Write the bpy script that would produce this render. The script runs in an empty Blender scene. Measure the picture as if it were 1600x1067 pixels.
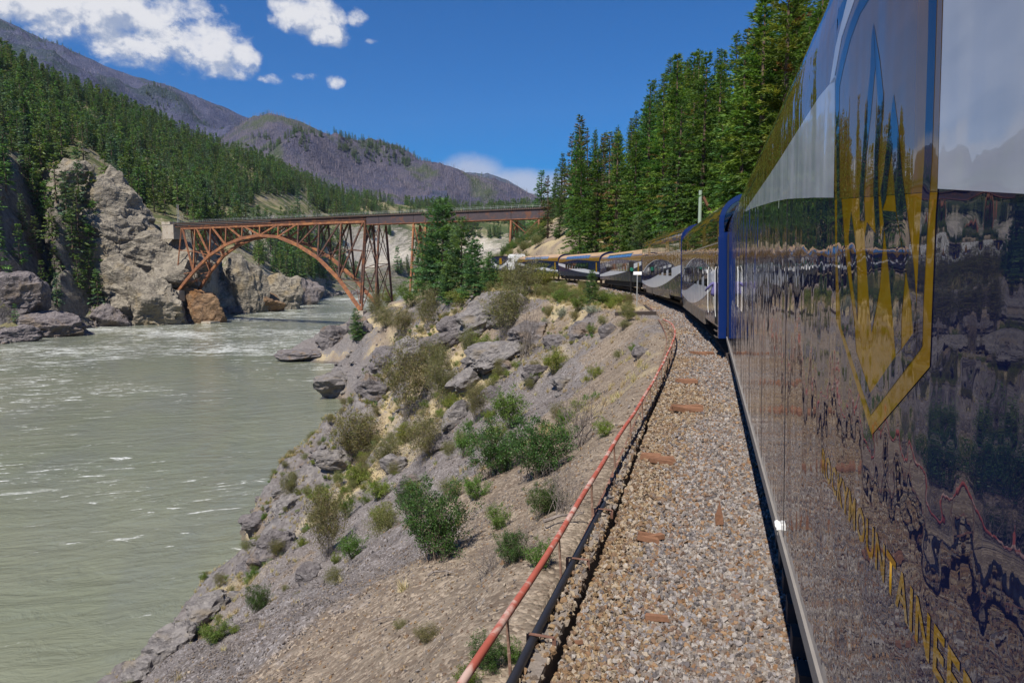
import bpy, bmesh, math, random, numpy as np
from mathutils import Vector, Matrix, geometry as mgeo

# ------------------------------------------------------------------ camera, sky, sun, exposure
SC = bpy.context.scene
COL = SC.collection
FPX = 1100.0                                   # focal length in pixels of a 1600-wide picture
YAW = math.radians(15.5)
PITCH = math.atan((533.5 - 421.0) / FPX)
CAMZ = 3.1                                     # eye height over the rails; the river lies at WATER
WATER = -27.0
cam = bpy.data.cameras.new('camera'); camo = bpy.data.objects.new('camera', cam); COL.objects.link(camo)
cam.sensor_width = 36.0; cam.lens = FPX / 1600 * 36.0; cam.clip_start = 0.05; cam.clip_end = 60000
camo.location = (0, 0, CAMZ); camo.rotation_euler = (math.pi/2 - PITCH, 0, YAW)
SC.camera = camo

SUN_EL = math.radians(56); SUN_OFF = math.radians(12)       # behind the camera, a little to its left
SUN_DIR = Vector((-math.sin(SUN_OFF)*math.cos(SUN_EL), -math.cos(SUN_OFF)*math.cos(SUN_EL), math.sin(SUN_EL)))
sun = bpy.data.lights.new('sun', 'SUN'); suno = bpy.data.objects.new('sun', sun); COL.objects.link(suno)
sun.energy = 5.0; sun.angle = math.radians(0.53); sun.color = (1.0, 0.935, 0.84)
suno.rotation_euler = SUN_DIR.to_track_quat('Z', 'Y').to_euler(); suno.location = (0, -40, 80)

SC.view_settings.view_transform = 'Standard'; SC.view_settings.look = 'None'
SC.view_settings.exposure = 0.58; SC.view_settings.gamma = 1.0; SC.view_settings.use_curve_mapping = False
SC.cycles.use_denoising = True
SC.cycles.max_bounces = 6; SC.cycles.diffuse_bounces = 2; SC.cycles.glossy_bounces = 3
SC.cycles.transmission_bounces = 4; SC.cycles.transparent_max_bounces = 4; SC.cycles.volume_bounces = 0
SC.cycles.sample_clamp_indirect = 6.0

A_ = YAW
RV = np.array([math.cos(A_), math.sin(A_), 0]); HV = np.array([-math.sin(A_), math.cos(A_), 0]); ZV = np.array([0, 0, 1.])
FV = HV*math.cos(PITCH) - ZV*math.sin(PITCH); UV_ = HV*math.sin(PITCH) + ZV*math.cos(PITCH)
CAM = np.array([0, 0, CAMZ])
def ray(px, py): return RV*((px-800)/FPX) + UV_*((533.5-py)/FPX) + FV
def P(px, py, D):                                # a sighting at a measured distance, as a survey would note it
    d = ray(px, py); return CAM + d*(D/d.dot(HV))
def W(px, py, z):
    d = ray(px, py); return CAM + d*((z-CAMZ)/d[2])

# ------------------------------------------------------------------ node helpers
class G:
    """tiny wrapper round a node tree"""
    def __init__(s, tree): s.t = tree; s.n = tree.nodes; s.l = tree.links
    def node(s, typ, props=None, **ins):
        nd = s.n.new(typ)
        for k, v in (props or {}).items(): setattr(nd, k, v)
        for k, v in ins.items(): s.set(nd, k, v)
        return nd
    def set(s, nd, k, v):
        key = int(k[1:]) if (k[0] == '_' and k[1:].isdigit()) else k.replace('__', ' ')
        sock = nd.inputs[key]
        if hasattr(v, 'default_value') or isinstance(v, bpy.types.NodeSocket): s.l.new(v, sock)
        else:
            try: sock.default_value = v
            except Exception: sock.default_value = tuple(v) + (1,)
    def math(s, op, a, b=None, c=None, clamp=False):
        nd = s.node('ShaderNodeMath', {'operation': op, 'use_clamp': clamp}, _0=a)
        if b is not None: s.set(nd, '_1', b)
        if c is not None: s.set(nd, '_2', c)
        return nd.outputs[0]
    def mix(s, f, a, b, blend='MIX'):
        nd = s.node('ShaderNodeMix', {'data_type': 'RGBA', 'blend_type': blend}, _0=f)
        s.setc(nd.inputs[6], a); s.setc(nd.inputs[7], b); return nd.outputs[2]
    def setc(s, sock, v):
        if isinstance(v, bpy.types.NodeSocket): s.l.new(v, sock)
        else: sock.default_value = tuple(v) if len(v) == 4 else tuple(v) + (1,)
    def noise(s, vec, scale, detail=4, rough=.55, dist=0.0, out=0):
        nd = s.node('ShaderNodeTexNoise', None, Vector=vec, Scale=scale, Detail=detail, Roughness=rough, Distortion=dist)
        return nd.outputs[out]
    def mapv(s, vec, scale=(1, 1, 1), loc=(0, 0, 0), rot=(0, 0, 0)):
        nd = s.node('ShaderNodeMapping', None, Vector=vec, Scale=scale, Location=loc, Rotation=rot); return nd.outputs[0]
    def step(s, v, lo, hi, a=0.0, b=1.0):
        nd = s.node('ShaderNodeMapRange', {'interpolation_type': 'SMOOTHSTEP'}, Value=v)
        nd.inputs[1].default_value = lo; nd.inputs[2].default_value = hi; nd.inputs[3].default_value = a; nd.inputs[4].default_value = b
        return nd.outputs[0]
    def bump(s, h, strength=.5, dist=.1, normal=None):
        nd = s.node('ShaderNodeBump', None, Height=h, Strength=strength, Distance=dist)
        if normal is not None: s.l.new(normal, nd.inputs['Normal'])
        return nd.outputs[0]

def new_mat(name):
    m = bpy.data.materials.new(name); m.use_nodes = True; g = G(m.node_tree)
    b = g.n['Principled BSDF']; b.inputs['Specular IOR Level'].default_value = .3
    return m, g, b
def pos(g): return g.node('ShaderNodeNewGeometry').outputs['Position']
def opos(g): return g.node('ShaderNodeTexCoord').outputs['Object']
def rnd(g): return g.node('ShaderNodeObjectInfo').outputs['Random']
def attr(g, name, out='Color'): return g.node('ShaderNodeAttribute', {'attribute_name': name}).outputs[out]

# ------------------------------------------------------------------ world: Nishita sky with fair-weather cumulus
wd = bpy.data.worlds.new('World'); SC.world = wd; wd.use_nodes = True
def build_world():
    g = G(wd.node_tree); bg = g.n['Background']
    sky = g.node('ShaderNodeTexSky', {'sky_type': 'NISHITA'}); sky.sun_disc = False
    sky.sun_elevation = SUN_EL; sky.sun_rotation = math.atan2(SUN_DIR.x, SUN_DIR.y)
    sky.altitude = 200; sky.air_density = 1.0; sky.dust_density = 0.35; sky.ozone_density = 2.6
    hs = g.node('ShaderNodeHueSaturation', None, Saturation=1.9, Value=1.0, Color=g.mix(1.0, sky.outputs[0], (.98, .91, 1.0), 'MULTIPLY'))
    d = g.node('ShaderNodeTexCoord').outputs['Generated']
    sep = g.node('ShaderNodeSeparateXYZ', None, Vector=d)
    x, y, z = sep.outputs
    az = g.math('ARCTAN2', x, y); el = g.math('ARCSINE', z)
    comb = g.node('ShaderNodeCombineXYZ', None, X=az, Y=el, Z=0.0).outputs[0]
    # warp
    wn = g.node('ShaderNodeTexNoise', None, Vector=comb, Scale=9.0, Detail=3.0, Roughness=.5)
    wv = g.node('ShaderNodeVectorMath', {'operation': 'SUBTRACT'}, _0=wn.outputs['Color'], _1=(.5, .5, .5)).outputs[0]
    wv = g.node('ShaderNodeVectorMath', {'operation': 'SCALE'}, _0=wv, Scale=.03).outputs[0]
    q = g.node('ShaderNodeVectorMath', {'operation': 'ADD'}, _0=comb, _1=wv).outputs[0]
    def cloud(q2):
        s2 = g.node('ShaderNodeSeparateXYZ', None, Vector=q2); qa, qe = s2.outputs[0], s2.outputs[1]
        tot = None
        # (pixel x, y, half-width, half-height, strength)
        blobs = [(300,66,92,48,1.0),(215,72,85,40,1.0),(120,20,125,55,1.0),(20,5,140,50,1.0),(345,85,55,40,.97),(190,20,170,50,1.0),(385,90,22,22,.8),(70,40,80,30,.9),(-120,20,170,70,.9),
                 (475,18,62,30,1.0),(510,48,34,20,.85),(560,22,18,14,.7),(300,25,45,30,.75),(420,121,20,9,.75),(474,113,20,9,.72),(521,126,18,10,.72),(581,63,12,6,.6),
                                  ]
        for (bx, by, rx, ry, w) in blobs:
            dv = ray(bx, by); dv = dv/np.linalg.norm(dv)
            a0 = math.atan2(dv[0], dv[1]); e0 = math.asin(dv[2])
            ce = math.cos(e0)
            off = math.hypot(bx-800, by-533.5); k = 1/(FPX*(1+(off/FPX)**2))**1.0
            ra, re = rx*k/ce*1.05, ry*k*1.1
            da = g.math('DIVIDE', g.math('SUBTRACT', qa, a0), ra); de = g.math('DIVIDE', g.math('SUBTRACT', qe, e0), re)
            r2 = g.math('ADD', g.math('MULTIPLY', da, da), g.math('MULTIPLY', de, de))
            f = g.math('MULTIPLY', g.math('SUBTRACT', 1.25, g.math('MULTIPLY', r2, .62)), w)
            tot = f if tot is None else g.math('SMOOTH_MAX', tot, f, .12)
        n1 = g.node('ShaderNodeTexNoise', None, Vector=g.mapv(q2, (1, 1.25, 1)), Scale=17.0, Detail=9.0, Roughness=.62).outputs[0]
        n2 = g.node('ShaderNodeTexNoise', None, Vector=g.mapv(q2, (1, 1.2, 1), (3, 7, 1)), Scale=52.0, Detail=8.0, Roughness=.68).outputs[0]
        nn = g.math('ADD', g.math('MULTIPLY', g.math('SUBTRACT', n1, .5), 2.6), g.math('MULTIPLY', g.math('SUBTRACT', n2, .5), 1.0))
        tot = g.math('MAXIMUM', tot, -2.0)
        return g.math('ADD', tot, nn), n1
    den, n1 = cloud(q)
    # the same field a little towards the sun: where it is thinner there the cloud side is lit
    den2, _ = cloud(g.node('ShaderNodeVectorMath', {'operation': 'ADD'}, _0=q, _1=(-.010, .016, 0)).outputs[0])
    cover = g.step(den, .38, 1.20)
    lit = g.math('SUBTRACT', den, den2)
    lit = g.step(lit, -.50, .42)
    thick = g.step(den, .9, 2.0)
    shade = g.math('SUBTRACT', g.math('ADD', .50, g.math('MULTIPLY', lit, .6)), g.math('MULTIPLY', thick, .16))
    ccol = g.mix(g.step(shade, .36, .96), (3.0, 3.7, 5.2), (8.6, 8.5, 8.5))
    colr = g.mix(g.math('MULTIPLY', cover, .93), hs.outputs[0], ccol)
    # a soft pale cloud bank low over the far ridge
    def soft(px, py, rx, ry):
        dv = ray(px, py); dv = dv/np.linalg.norm(dv); a0 = math.atan2(dv[0], dv[1]); e0 = math.asin(dv[2])
        da = g.math('DIVIDE', g.math('SUBTRACT', az, a0), rx/FPX); de = g.math('DIVIDE', g.math('SUBTRACT', el, e0), ry/FPX)
        return g.math('SUBTRACT', 1.0, g.math('ADD', g.math('MULTIPLY', da, da), g.math('MULTIPLY', de, de)))
    sf = g.math('SMOOTH_MAX', soft(735, 275, 60, 38), g.math('SMOOTH_MAX', soft(800, 292, 110, 30), soft(900, 300, 130, 36), .3), .3)
    sf = g.math('MULTIPLY', g.step(g.math('ADD', sf, g.math('MULTIPLY', g.math('SUBTRACT', n1, .5), 1.1)), -.1, .9), .62)
    colr = g.mix(sf, colr, (6.4, 6.3, 6.8))
    # the cumulus sit in one quarter of the sky; the rest is clear
    inw = g.math('MULTIPLY', g.math('MULTIPLY', g.math('GREATER_THAN', az, -1.25), g.math('LESS_THAN', az, .12)),
                 g.math('MULTIPLY', g.math('GREATER_THAN', el, .02), g.math('LESS_THAN', el, .62)))
    bg2 = g.node('ShaderNodeBackground', None, Color=colr, Strength=SKY)
    g.l.new(hs.outputs[0], bg.inputs['Color']); bg.inputs['Strength'].default_value = SKY
    ms = g.node('ShaderNodeMixShader', None, _0=inw); g.l.new(bg.outputs[0], ms.inputs[1]); g.l.new(bg2.outputs[0], ms.inputs[2])
    g.l.new(ms.outputs[0], g.n['World Output'].inputs['Surface'])
    wd.cycles.sampling_method = 'MANUAL'; wd.cycles.sample_map_resolution = 512
SKY = .068
build_world()

# ------------------------------------------------------------------ numpy noise
def _hash(ix, iy, iz, seed):
    h = (ix*374761393 + iy*668265263 + iz*2147483647 + seed*1274126177) & 0xffffffff
    h = ((h ^ (h >> 13)) * 1274126177) & 0xffffffff
    return ((h ^ (h >> 16)) & 0xffffff) / float(0xffffff)
def vnoise(p, seed=0):
    p = np.asarray(p, float); i = np.floor(p).astype(np.int64); f = p - i; u = f*f*f*(f*(f*6-15)+10)
    r = 0
    for dx in (0, 1):
        for dy in (0, 1):
            for dz in (0, 1):
                w = (u[..., 0] if dx else 1-u[..., 0])*(u[..., 1] if dy else 1-u[..., 1])*(u[..., 2] if dz else 1-u[..., 2])
                r = r + w*_hash(i[..., 0]+dx, i[..., 1]+dy, i[..., 2]+dz, seed)
    return r*2-1
def fbm(p, octs=5, seed=0, gain=.5, lac=2.03):
    p = np.asarray(p, float); a = 1.; r = 0; t = 0
    for o in range(octs):
        r = r + a*vnoise(p + o*17.3, seed+o*7); t += a; a *= gain; p = p*lac
    return r/t
def ridged(p, octs=5, seed=0, gain=.5, lac=2.1):
    p = np.asarray(p, float); a = 1.; r = 0; t = 0
    for o in range(octs):
        r = r + a*(1-np.abs(vnoise(p + o*11.7, seed+o*5))*2); t += a; a *= gain; p = p*lac
    return r/t
def xyz(x, y, z=0): return np.stack([x, y, np.broadcast_to(z, np.shape(x))], -1)

# ------------------------------------------------------------------ mesh + object helpers
def mesh_arrays(name, V, F, mats, cols=None, smooth=False, fmat=None):
    """V (n,3); F (m,k) array or list of such arrays (tris and quads)"""
    V = np.asarray(V, np.float32).reshape(-1, 3); Fs = F if isinstance(F, list) else [F]
    Fs = [np.asarray(f, np.int32) for f in Fs if len(f)]
    me = bpy.data.meshes.new(name)
    me.vertices.add(len(V)); me.vertices.foreach_set('co', V.ravel())
    li = np.concatenate([f.ravel() for f in Fs]); tot = np.concatenate([np.full(len(f), f.shape[1], np.int32) for f in Fs])
    st = np.concatenate([[0], np.cumsum(tot)[:-1]]).astype(np.int32)
    me.loops.add(len(li)); me.loops.foreach_set('vertex_index', li)
    me.polygons.add(len(tot)); me.polygons.foreach_set('loop_start', st); me.polygons.foreach_set('loop_total', tot)
    if fmat is not None: me.polygons.foreach_set('material_index', np.asarray(fmat, np.int32))
    me.polygons.foreach_set('use_smooth', np.full(len(tot), bool(smooth)))
    for m in (mats if isinstance(mats, (list, tuple)) else [mats]): me.materials.append(m)
    if cols is not None:
        a = me.color_attributes.new('Col', 'FLOAT_COLOR', 'POINT')
        c = np.ones((len(V), 4), np.float32); cols = np.asarray(cols); c[:, :cols.shape[1]] = cols; a.data.foreach_set('color', c.ravel())
    me.update(calc_edges=True)
    return me
def link(name, me, parent=None, loc=None, rot=None, scale=None):
    o = bpy.data.objects.new(name, me); COL.objects.link(o)
    if parent is not None: o.parent = parent
    if loc is not None: o.location = loc
    if rot is not None: o.rotation_euler = rot
    if scale is not None: o.scale = scale if hasattr(scale, '__len__') else (scale,)*3
    return o
def empty(name, loc=(0, 0, 0), rot=(0, 0, 0)):
    o = bpy.data.objects.new(name, None); COL.objects.link(o); o.location = loc; o.rotation_euler = rot; o.empty_display_size = .2
    return o
def tag(o, label=None, cat=None, group=None, kind=None):
    if label: o['label'] = label
    if cat: o['category'] = cat
    if group: o['group'] = group
    if kind: o['kind'] = kind
    return o
class MB:
    """collects boxes, beams and tubes into one mesh"""
    def __init__(s): s.V = []; s.F = []; s.n = 0
    def add(s, V, F):
        V = np.asarray(V, float); s.V.append(V)
        for f in F: s.F.append([i+s.n for i in f])
        s.n += len(V); return s
    def box(s, x0, x1, y0, y1, z0, z1):
        V = [(x, y, z) for z in (z0, z1) for y in (y0, y1) for x in (x0, x1)]
        return s.add(V, [(0,2,3,1),(4,5,7,6),(0,1,5,4),(2,6,7,3),(0,4,6,2),(1,3,7,5)])
    def beam(s, a, b, w, h, up=(0, 0, 1)):
        a = np.array(a, float); b = np.array(b, float); d = b-a; d /= np.linalg.norm(d)
        up = np.array(up, float); sd = np.cross(d, up)
        if np.linalg.norm(sd) < 1e-4: sd = np.cross(d, (0, 1, 0))
        sd /= np.linalg.norm(sd); up = np.cross(sd, d)
        V = [p + sd*(i*w/2) + up*(j*h/2) for p in (a, b) for j in (-1, 1) for i in (-1, 1)]
        return s.add(V, [(0,2,3,1),(4,5,7,6),(0,1,5,4),(2,6,7,3),(0,4,6,2),(1,3,7,5)])
    def tube(s, pts, r, n=8, cap=True):
        pts = np.asarray(pts, float); m = len(pts); rr = np.broadcast_to(r, (m,))
        tg = np.gradient(pts, axis=0); tg /= np.linalg.norm(tg, axis=1)[:, None]
        ref = np.array([0, 0, 1.]) if abs(tg[0][2]) < .9 else np.array([1., 0, 0])
        V = []
        for i in range(m):
            a = np.cross(tg[i], ref); a /= np.linalg.norm(a); b = np.cross(a, tg[i])
            for k in range(n):
                t = 2*math.pi*k/n; V.append(pts[i] + rr[i]*(math.cos(t)*a + math.sin(t)*b))
        F = [(i*n+k, i*n+(k+1) % n, (i+1)*n+(k+1) % n, (i+1)*n+k) for i in range(m-1) for k in range(n)]
        if cap: F += [tuple(range(n))[::-1], tuple((m-1)*n+k for k in range(n))]
        return s.add(V, F)
    def mesh(s, name, mat, smooth=False):
        me = bpy.data.meshes.new(name); me.from_pydata([tuple(v) for v in np.concatenate(s.V)], [], s.F)
        me.materials.append(mat)
        if smooth: me.polygons.foreach_set('use_smooth', np.ones(len(me.polygons), bool))
        me.update(); return me
    def build(s, name, mat, parent=None, smooth=False, **k): return link(name, s.mesh(name, mat, smooth), parent, **k)
def grid_faces(r, c):
    i = np.arange(r-1)[:, None]*c + np.arange(c-1)[None, :]
    return np.stack([i, i+1, i+c+1, i+c], -1).reshape(-1, 4)

# ------------------------------------------------------------------ scatter (one 'stuff' object holding many instances)
def scatter(name, pts, idx, rot, scl, meshes, kind_label, cat):
    coll = bpy.data.collections.new(name + '_kinds')
    for k, me in enumerate(meshes):
        coll.objects.link(bpy.data.objects.new('%s_%02d' % (name, k), me))
    me = bpy.data.meshes.new(name); pts = np.asarray(pts, np.float32)
    me.vertices.add(len(pts)); me.vertices.foreach_set('co', pts.ravel())
    a = me.attributes.new('kindex', 'INT', 'POINT'); a.data.foreach_set('value', np.asarray(idx, np.int32))
    a = me.attributes.new('turn', 'FLOAT_VECTOR', 'POINT'); a.data.foreach_set('vector', np.asarray(rot, np.float32).ravel())
    a = me.attributes.new('size', 'FLOAT_VECTOR', 'POINT'); s3 = np.asarray(scl, np.float32)
    if s3.ndim == 1: s3 = np.repeat(s3[:, None], 3, 1)
    a.data.foreach_set('vector', s3.ravel())
    o = link(name, me)
    t = bpy.data.node_groups.new(name, 'GeometryNodeTree')
    t.interface.new_socket('Geometry', in_out='INPUT', socket_type='NodeSocketGeometry')
    t.interface.new_socket('Geometry', in_out='OUTPUT', socket_type='NodeSocketGeometry')
    gi = t.nodes.new('NodeGroupInput'); go = t.nodes.new('NodeGroupOutput')
    ci = t.nodes.new('GeometryNodeCollectionInfo'); ci.inputs['Collection'].default_value = coll
    ci.inputs['Separate Children'].default_value = True; ci.inputs['Reset Children'].default_value = True
    ip = t.nodes.new('GeometryNodeInstanceOnPoints'); ip.inputs['Pick Instance'].default_value = True
    def na(nm, ty):
        n = t.nodes.new('GeometryNodeInputNamedAttribute'); n.data_type = ty; n.inputs['Name'].default_value = nm; return n.outputs['Attribute']
    er = t.nodes.new('FunctionNodeEulerToRotation')
    t.links.new(na('turn', 'FLOAT_VECTOR'), er.inputs[0])
    m2p = t.nodes.new('GeometryNodeMeshToPoints')
    t.links.new(gi.outputs[0], m2p.inputs['Mesh']); t.links.new(m2p.outputs[0], ip.inputs['Points'])
    t.links.new(ci.outputs[0], ip.inputs['Instance']); t.links.new(na('kindex', 'INT'), ip.inputs['Instance Index'])
    t.links.new(er.outputs[0], ip.inputs['Rotation']); t.links.new(na('size', 'FLOAT_VECTOR'), ip.inputs['Scale'])
    t.links.new(ip.outputs[0], go.inputs[0])
    md = o.modifiers.new('scatter', 'NODES'); md.node_group = t
    tag(o, kind_label, cat, kind='stuff')
    return o
RNG = np.random.default_rng(7)
random.seed(7)
# ------------------------------------------------------------------ materials
def soil_ground_mat():
    """bank: mix of tan gravelly soil, grey scree, dry grass and dark rock; weights in vertex colour"""
    m, g, b = new_mat('bank soil'); p = pos(g); c = g.node('ShaderNodeSeparateColor', None, Color=attr(g, 'Col'))
    n0 = g.noise(p, .35, 6); n1 = g.noise(p, 2.2, 5); n2 = g.noise(p, 14, 4, .65); n3 = g.noise(p, 55, 2, .7)
    vor = g.node('ShaderNodeTexVoronoi', None, Vector=p, Scale=17.0); vor2 = g.node('ShaderNodeTexVoronoi', None, Vector=p, Scale=42.0)
    peb = g.node('ShaderNodeSeparateColor', None, Color=vor.outputs['Color']).outputs[0]
    peb2 = g.node('ShaderNodeSeparateColor', None, Color=vor2.outputs['Color']).outputs[1]
    soil = g.mix(g.step(n1, .3, .7), (.118, .094, .072), (.215, .178, .135))
    soil = g.mix(g.step(peb, .5, 1.0), soil, (.31, .255, .195)); soil = g.mix(g.math('MULTIPLY', g.step(peb2, .0, .35, 1, 0), .6), soil, (.11, .072, .05))
    scree = g.mix(g.step(n1, .3, .7), (.098, .088, .084), (.168, .152, .142))
    scree = g.mix(g.step(peb, .6, 1.0), scree, (.26, .24, .235)); scree = g.mix(g.step(peb2, .0, .3, .7, 0), scree, (.055, .048, .052))
    grass = g.mix(g.step(n2, .35, .65), (.29, .23, .13), (.42, .35, .21)); grass = g.mix(g.step(n1, .60, .78), grass, (.15, .16, .05))
    rock = g.mix(g.step(n1, .3, .7), (.085, .078, .078), (.185, .172, .165)); rock = g.mix(g.step(n2, .55, .75), rock, (.25, .235, .22))
    k = g.mix(g.step(g.math('ADD', c.outputs[0], g.math('MULTIPLY', g.math('SUBTRACT', n1, .5), .9)), .38, .62), soil, scree)
    k = g.mix(g.step(g.math('ADD', c.outputs[1], g.math('MULTIPLY', g.math('SUBTRACT', n2, .5), 1.0)), .35, .75), k, grass)
    k = g.mix(g.step(g.math('ADD', c.outputs[2], g.math('MULTIPLY', g.math('SUBTRACT', n1, .5), 1.1)), .4, .6), k, rock)
    k = g.mix(g.math('MULTIPLY', g.step(n0, .35, .65), .35), k, g.mix(.5, k, (.10, .07, .055)))
    wet = g.step(g.math('ADD', g.node('ShaderNodeSeparateXYZ', None, Vector=p).outputs[2], g.math('MULTIPLY', g.math('SUBTRACT', n1, .5), 1.2)), WATER+.35, WATER+.9, 1, 0)
    k = g.mix(g.math('MULTIPLY', wet, .65), k, (.045, .042, .040))
    b.inputs['Roughness'].default_value = .95; b.inputs['Specular IOR Level'].default_value = .1
    g.l.new(k, b.inputs['Base Color'])
    h = g.math('ADD', g.math('MULTIPLY', n2, .5), g.math('ADD', g.math('MULTIPLY', n1, 1.2), g.math('MULTIPLY', g.math('SUBTRACT', 1.0, vor.outputs['Distance']), .5)))
    h = g.math('ADD', h, g.math('MULTIPLY', n3, .15))
    g.l.new(g.bump(h, .8, .045), b.inputs['Normal'])
    return m
def rock_mat(name, a, bcol, hi, scale=1.0, stain=None, bumpd=.25, veg=0.0, strata=(1, 1, 1)):
    m, g, b = new_mat(name); p0 = pos(g); p = g.mapv(p0, tuple(scale*s for s in strata))
    n0 = g.noise(p, .28, 5, .6); n1 = g.noise(p, 1.1, 7, .62, .6); n2 = g.noise(p, 5, 6, .65, .3)
    v = g.node('ShaderNodeTexVoronoi', {'feature': 'DISTANCE_TO_EDGE'}, Vector=g.node('ShaderNodeVectorMath', {'operation': 'ADD'}, _0=p, _1=g.node('ShaderNodeTexNoise', None, Vector=p, Scale=.9, Detail=4.).outputs['Color']).outputs[0], Scale=.55)
    k = g.mix(g.step(n1, .32, .68), a, bcol); k = g.mix(g.step(n2, .52, .74), k, hi)
    k = g.mix(g.math('MULTIPLY', g.step(v.outputs[0], 0, .03, 1, 0), .28), k, tuple(x*.35 for x in a))
    if stain is not None: k = g.mix(g.math('MULTIPLY', g.step(n0, .52, .66), .75), k, stain)
    if veg > 0:
        nz = g.node('ShaderNodeSeparateXYZ', None, Vector=g.node('ShaderNodeNewGeometry').outputs['True Normal']).outputs[2]
        nb = g.noise(p0, .09, 5, .6)
        up = g.step(g.math('ADD', nz, g.math('MULTIPLY', g.math('SUBTRACT', nb, .5), .5)), .80-veg, .93-veg)
        vg = g.mix(g.step(g.noise(p0, .22, 4), .35, .6), (.235, .19, .115), (.115, .13, .035)); vg = g.mix(g.step(n1, .5, .75), vg, (.055, .075, .025))
        k = g.mix(up, k, vg)
    g.l.new(k, b.inputs['Base Color']); b.inputs['Roughness'].default_value = .92; b.inputs['Specular IOR Level'].default_value = .15
    h = g.math('ADD', g.math('MULTIPLY', n1, 1.5), g.math('ADD', g.math('MULTIPLY', n2, .6), g.math('MULTIPLY', g.step(v.outputs[0], 0, .06), .12)))
    g.l.new(g.bump(h, 1.0, bumpd/scale), b.inputs['Normal'])
    return m
def leaf_mat(name, tint=(1, 1, 1), trans=.3, var=.35, rough=.55):
    m, g, b = new_mat(name); c = attr(g, 'Col'); r = rnd(g)
    n = g.noise(pos(g), .8, 2)
    k = g.mix(1.0, c, tint, 'MULTIPLY')
    hs = g.node('ShaderNodeHueSaturation', None, Hue=g.math('ADD', .5, g.math('MULTIPLY', g.math('SUBTRACT', r, .5), .05)), Saturation=1.0,
                Value=g.math('ADD', 1-var/2, g.math('MULTIPLY', g.math('ADD', g.math('MULTIPLY', r, .6), g.math('MULTIPLY', n, .4)), var)), Color=k)
    b.inputs['Roughness'].default_value = rough; b.inputs['Specular IOR Level'].default_value = .25
    g.l.new(hs.outputs[0], b.inputs['Base Color'])
    tr = g.node('ShaderNodeBsdfTranslucent', None, Color=g.mix(1.0, hs.outputs[0], (1.25, 1.2, .6), 'MULTIPLY'))
    ms = g.node('ShaderNodeMixShader', None, _0=trans); g.l.new(b.outputs[0], ms.inputs[1]); g.l.new(tr.outputs[0], ms.inputs[2])
    g.l.new(ms.outputs[0], g.n['Material Output'].inputs['Surface'])
    return m
def bark_mat(name, a, bc):
    m, g, b = new_mat(name); p = opos(g); n = g.noise(g.mapv(p, (6, 6, 1.2)), 1.5, 5)
    g.l.new(g.mix(g.step(n, .35, .65), a, bc), b.inputs['Base Color']); b.inputs['Roughness'].default_value = .95
    g.l.new(g.bump(n, .8, .04), b.inputs['Normal']); return m
def stone_mat(name, cols, rough=.8):
    m, g, b = new_mat(name); r = rnd(g)
    cr = g.node('ShaderNodeValToRGB', None, Fac=r); e = cr.color_ramp; e.interpolation = 'CONSTANT'
    while len(e.elements) < len(cols): e.elements.new(.5)
    for i, c in enumerate(cols): e.elements[i].position = i/len(cols); e.elements[i].color = tuple(c)+(1,)
    n = g.noise(opos(g), 3, 4, .6)
    k = g.mix(g.step(n, .35, .7), g.mix(.22, cr.outputs[0], (.05, .045, .04)), g.mix(.55, cr.outputs[0], (.085, .068, .058)))
    g.l.new(k, b.inputs['Base Color']); b.inputs['Roughness'].default_value = rough
    g.l.new(g.bump(n, .4, .1), b.inputs['Normal']); return m
def plain(name, col, rough=.6, metal=0., var=.25, scale=3., coat=0., spec=.3, bump=0., rust=None, rustamt=.5):
    m, g, b = new_mat(name); p = pos(g); n = g.noise(p, scale, 6, .62)
    k = g.mix(n, tuple(c*(1-var) for c in col), tuple(min(1, c*(1+var)) for c in col))
    if rust is not None: k = g.mix(g.step(g.noise(p, scale*.7, 7, .65, .4), .62-rustamt*.3, .70-rustamt*.2), k, rust)
    g.l.new(k, b.inputs['Base Color']); b.inputs['Roughness'].default_value = rough; b.inputs['Metallic'].default_value = metal
    b.inputs['Coat Weight'].default_value = coat; b.inputs['Specular IOR Level'].default_value = spec
    if coat: b.inputs['Coat Roughness'].default_value = .02
    if bump: g.l.new(g.bump(n, .5, bump), b.inputs['Normal'])
    return m
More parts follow.
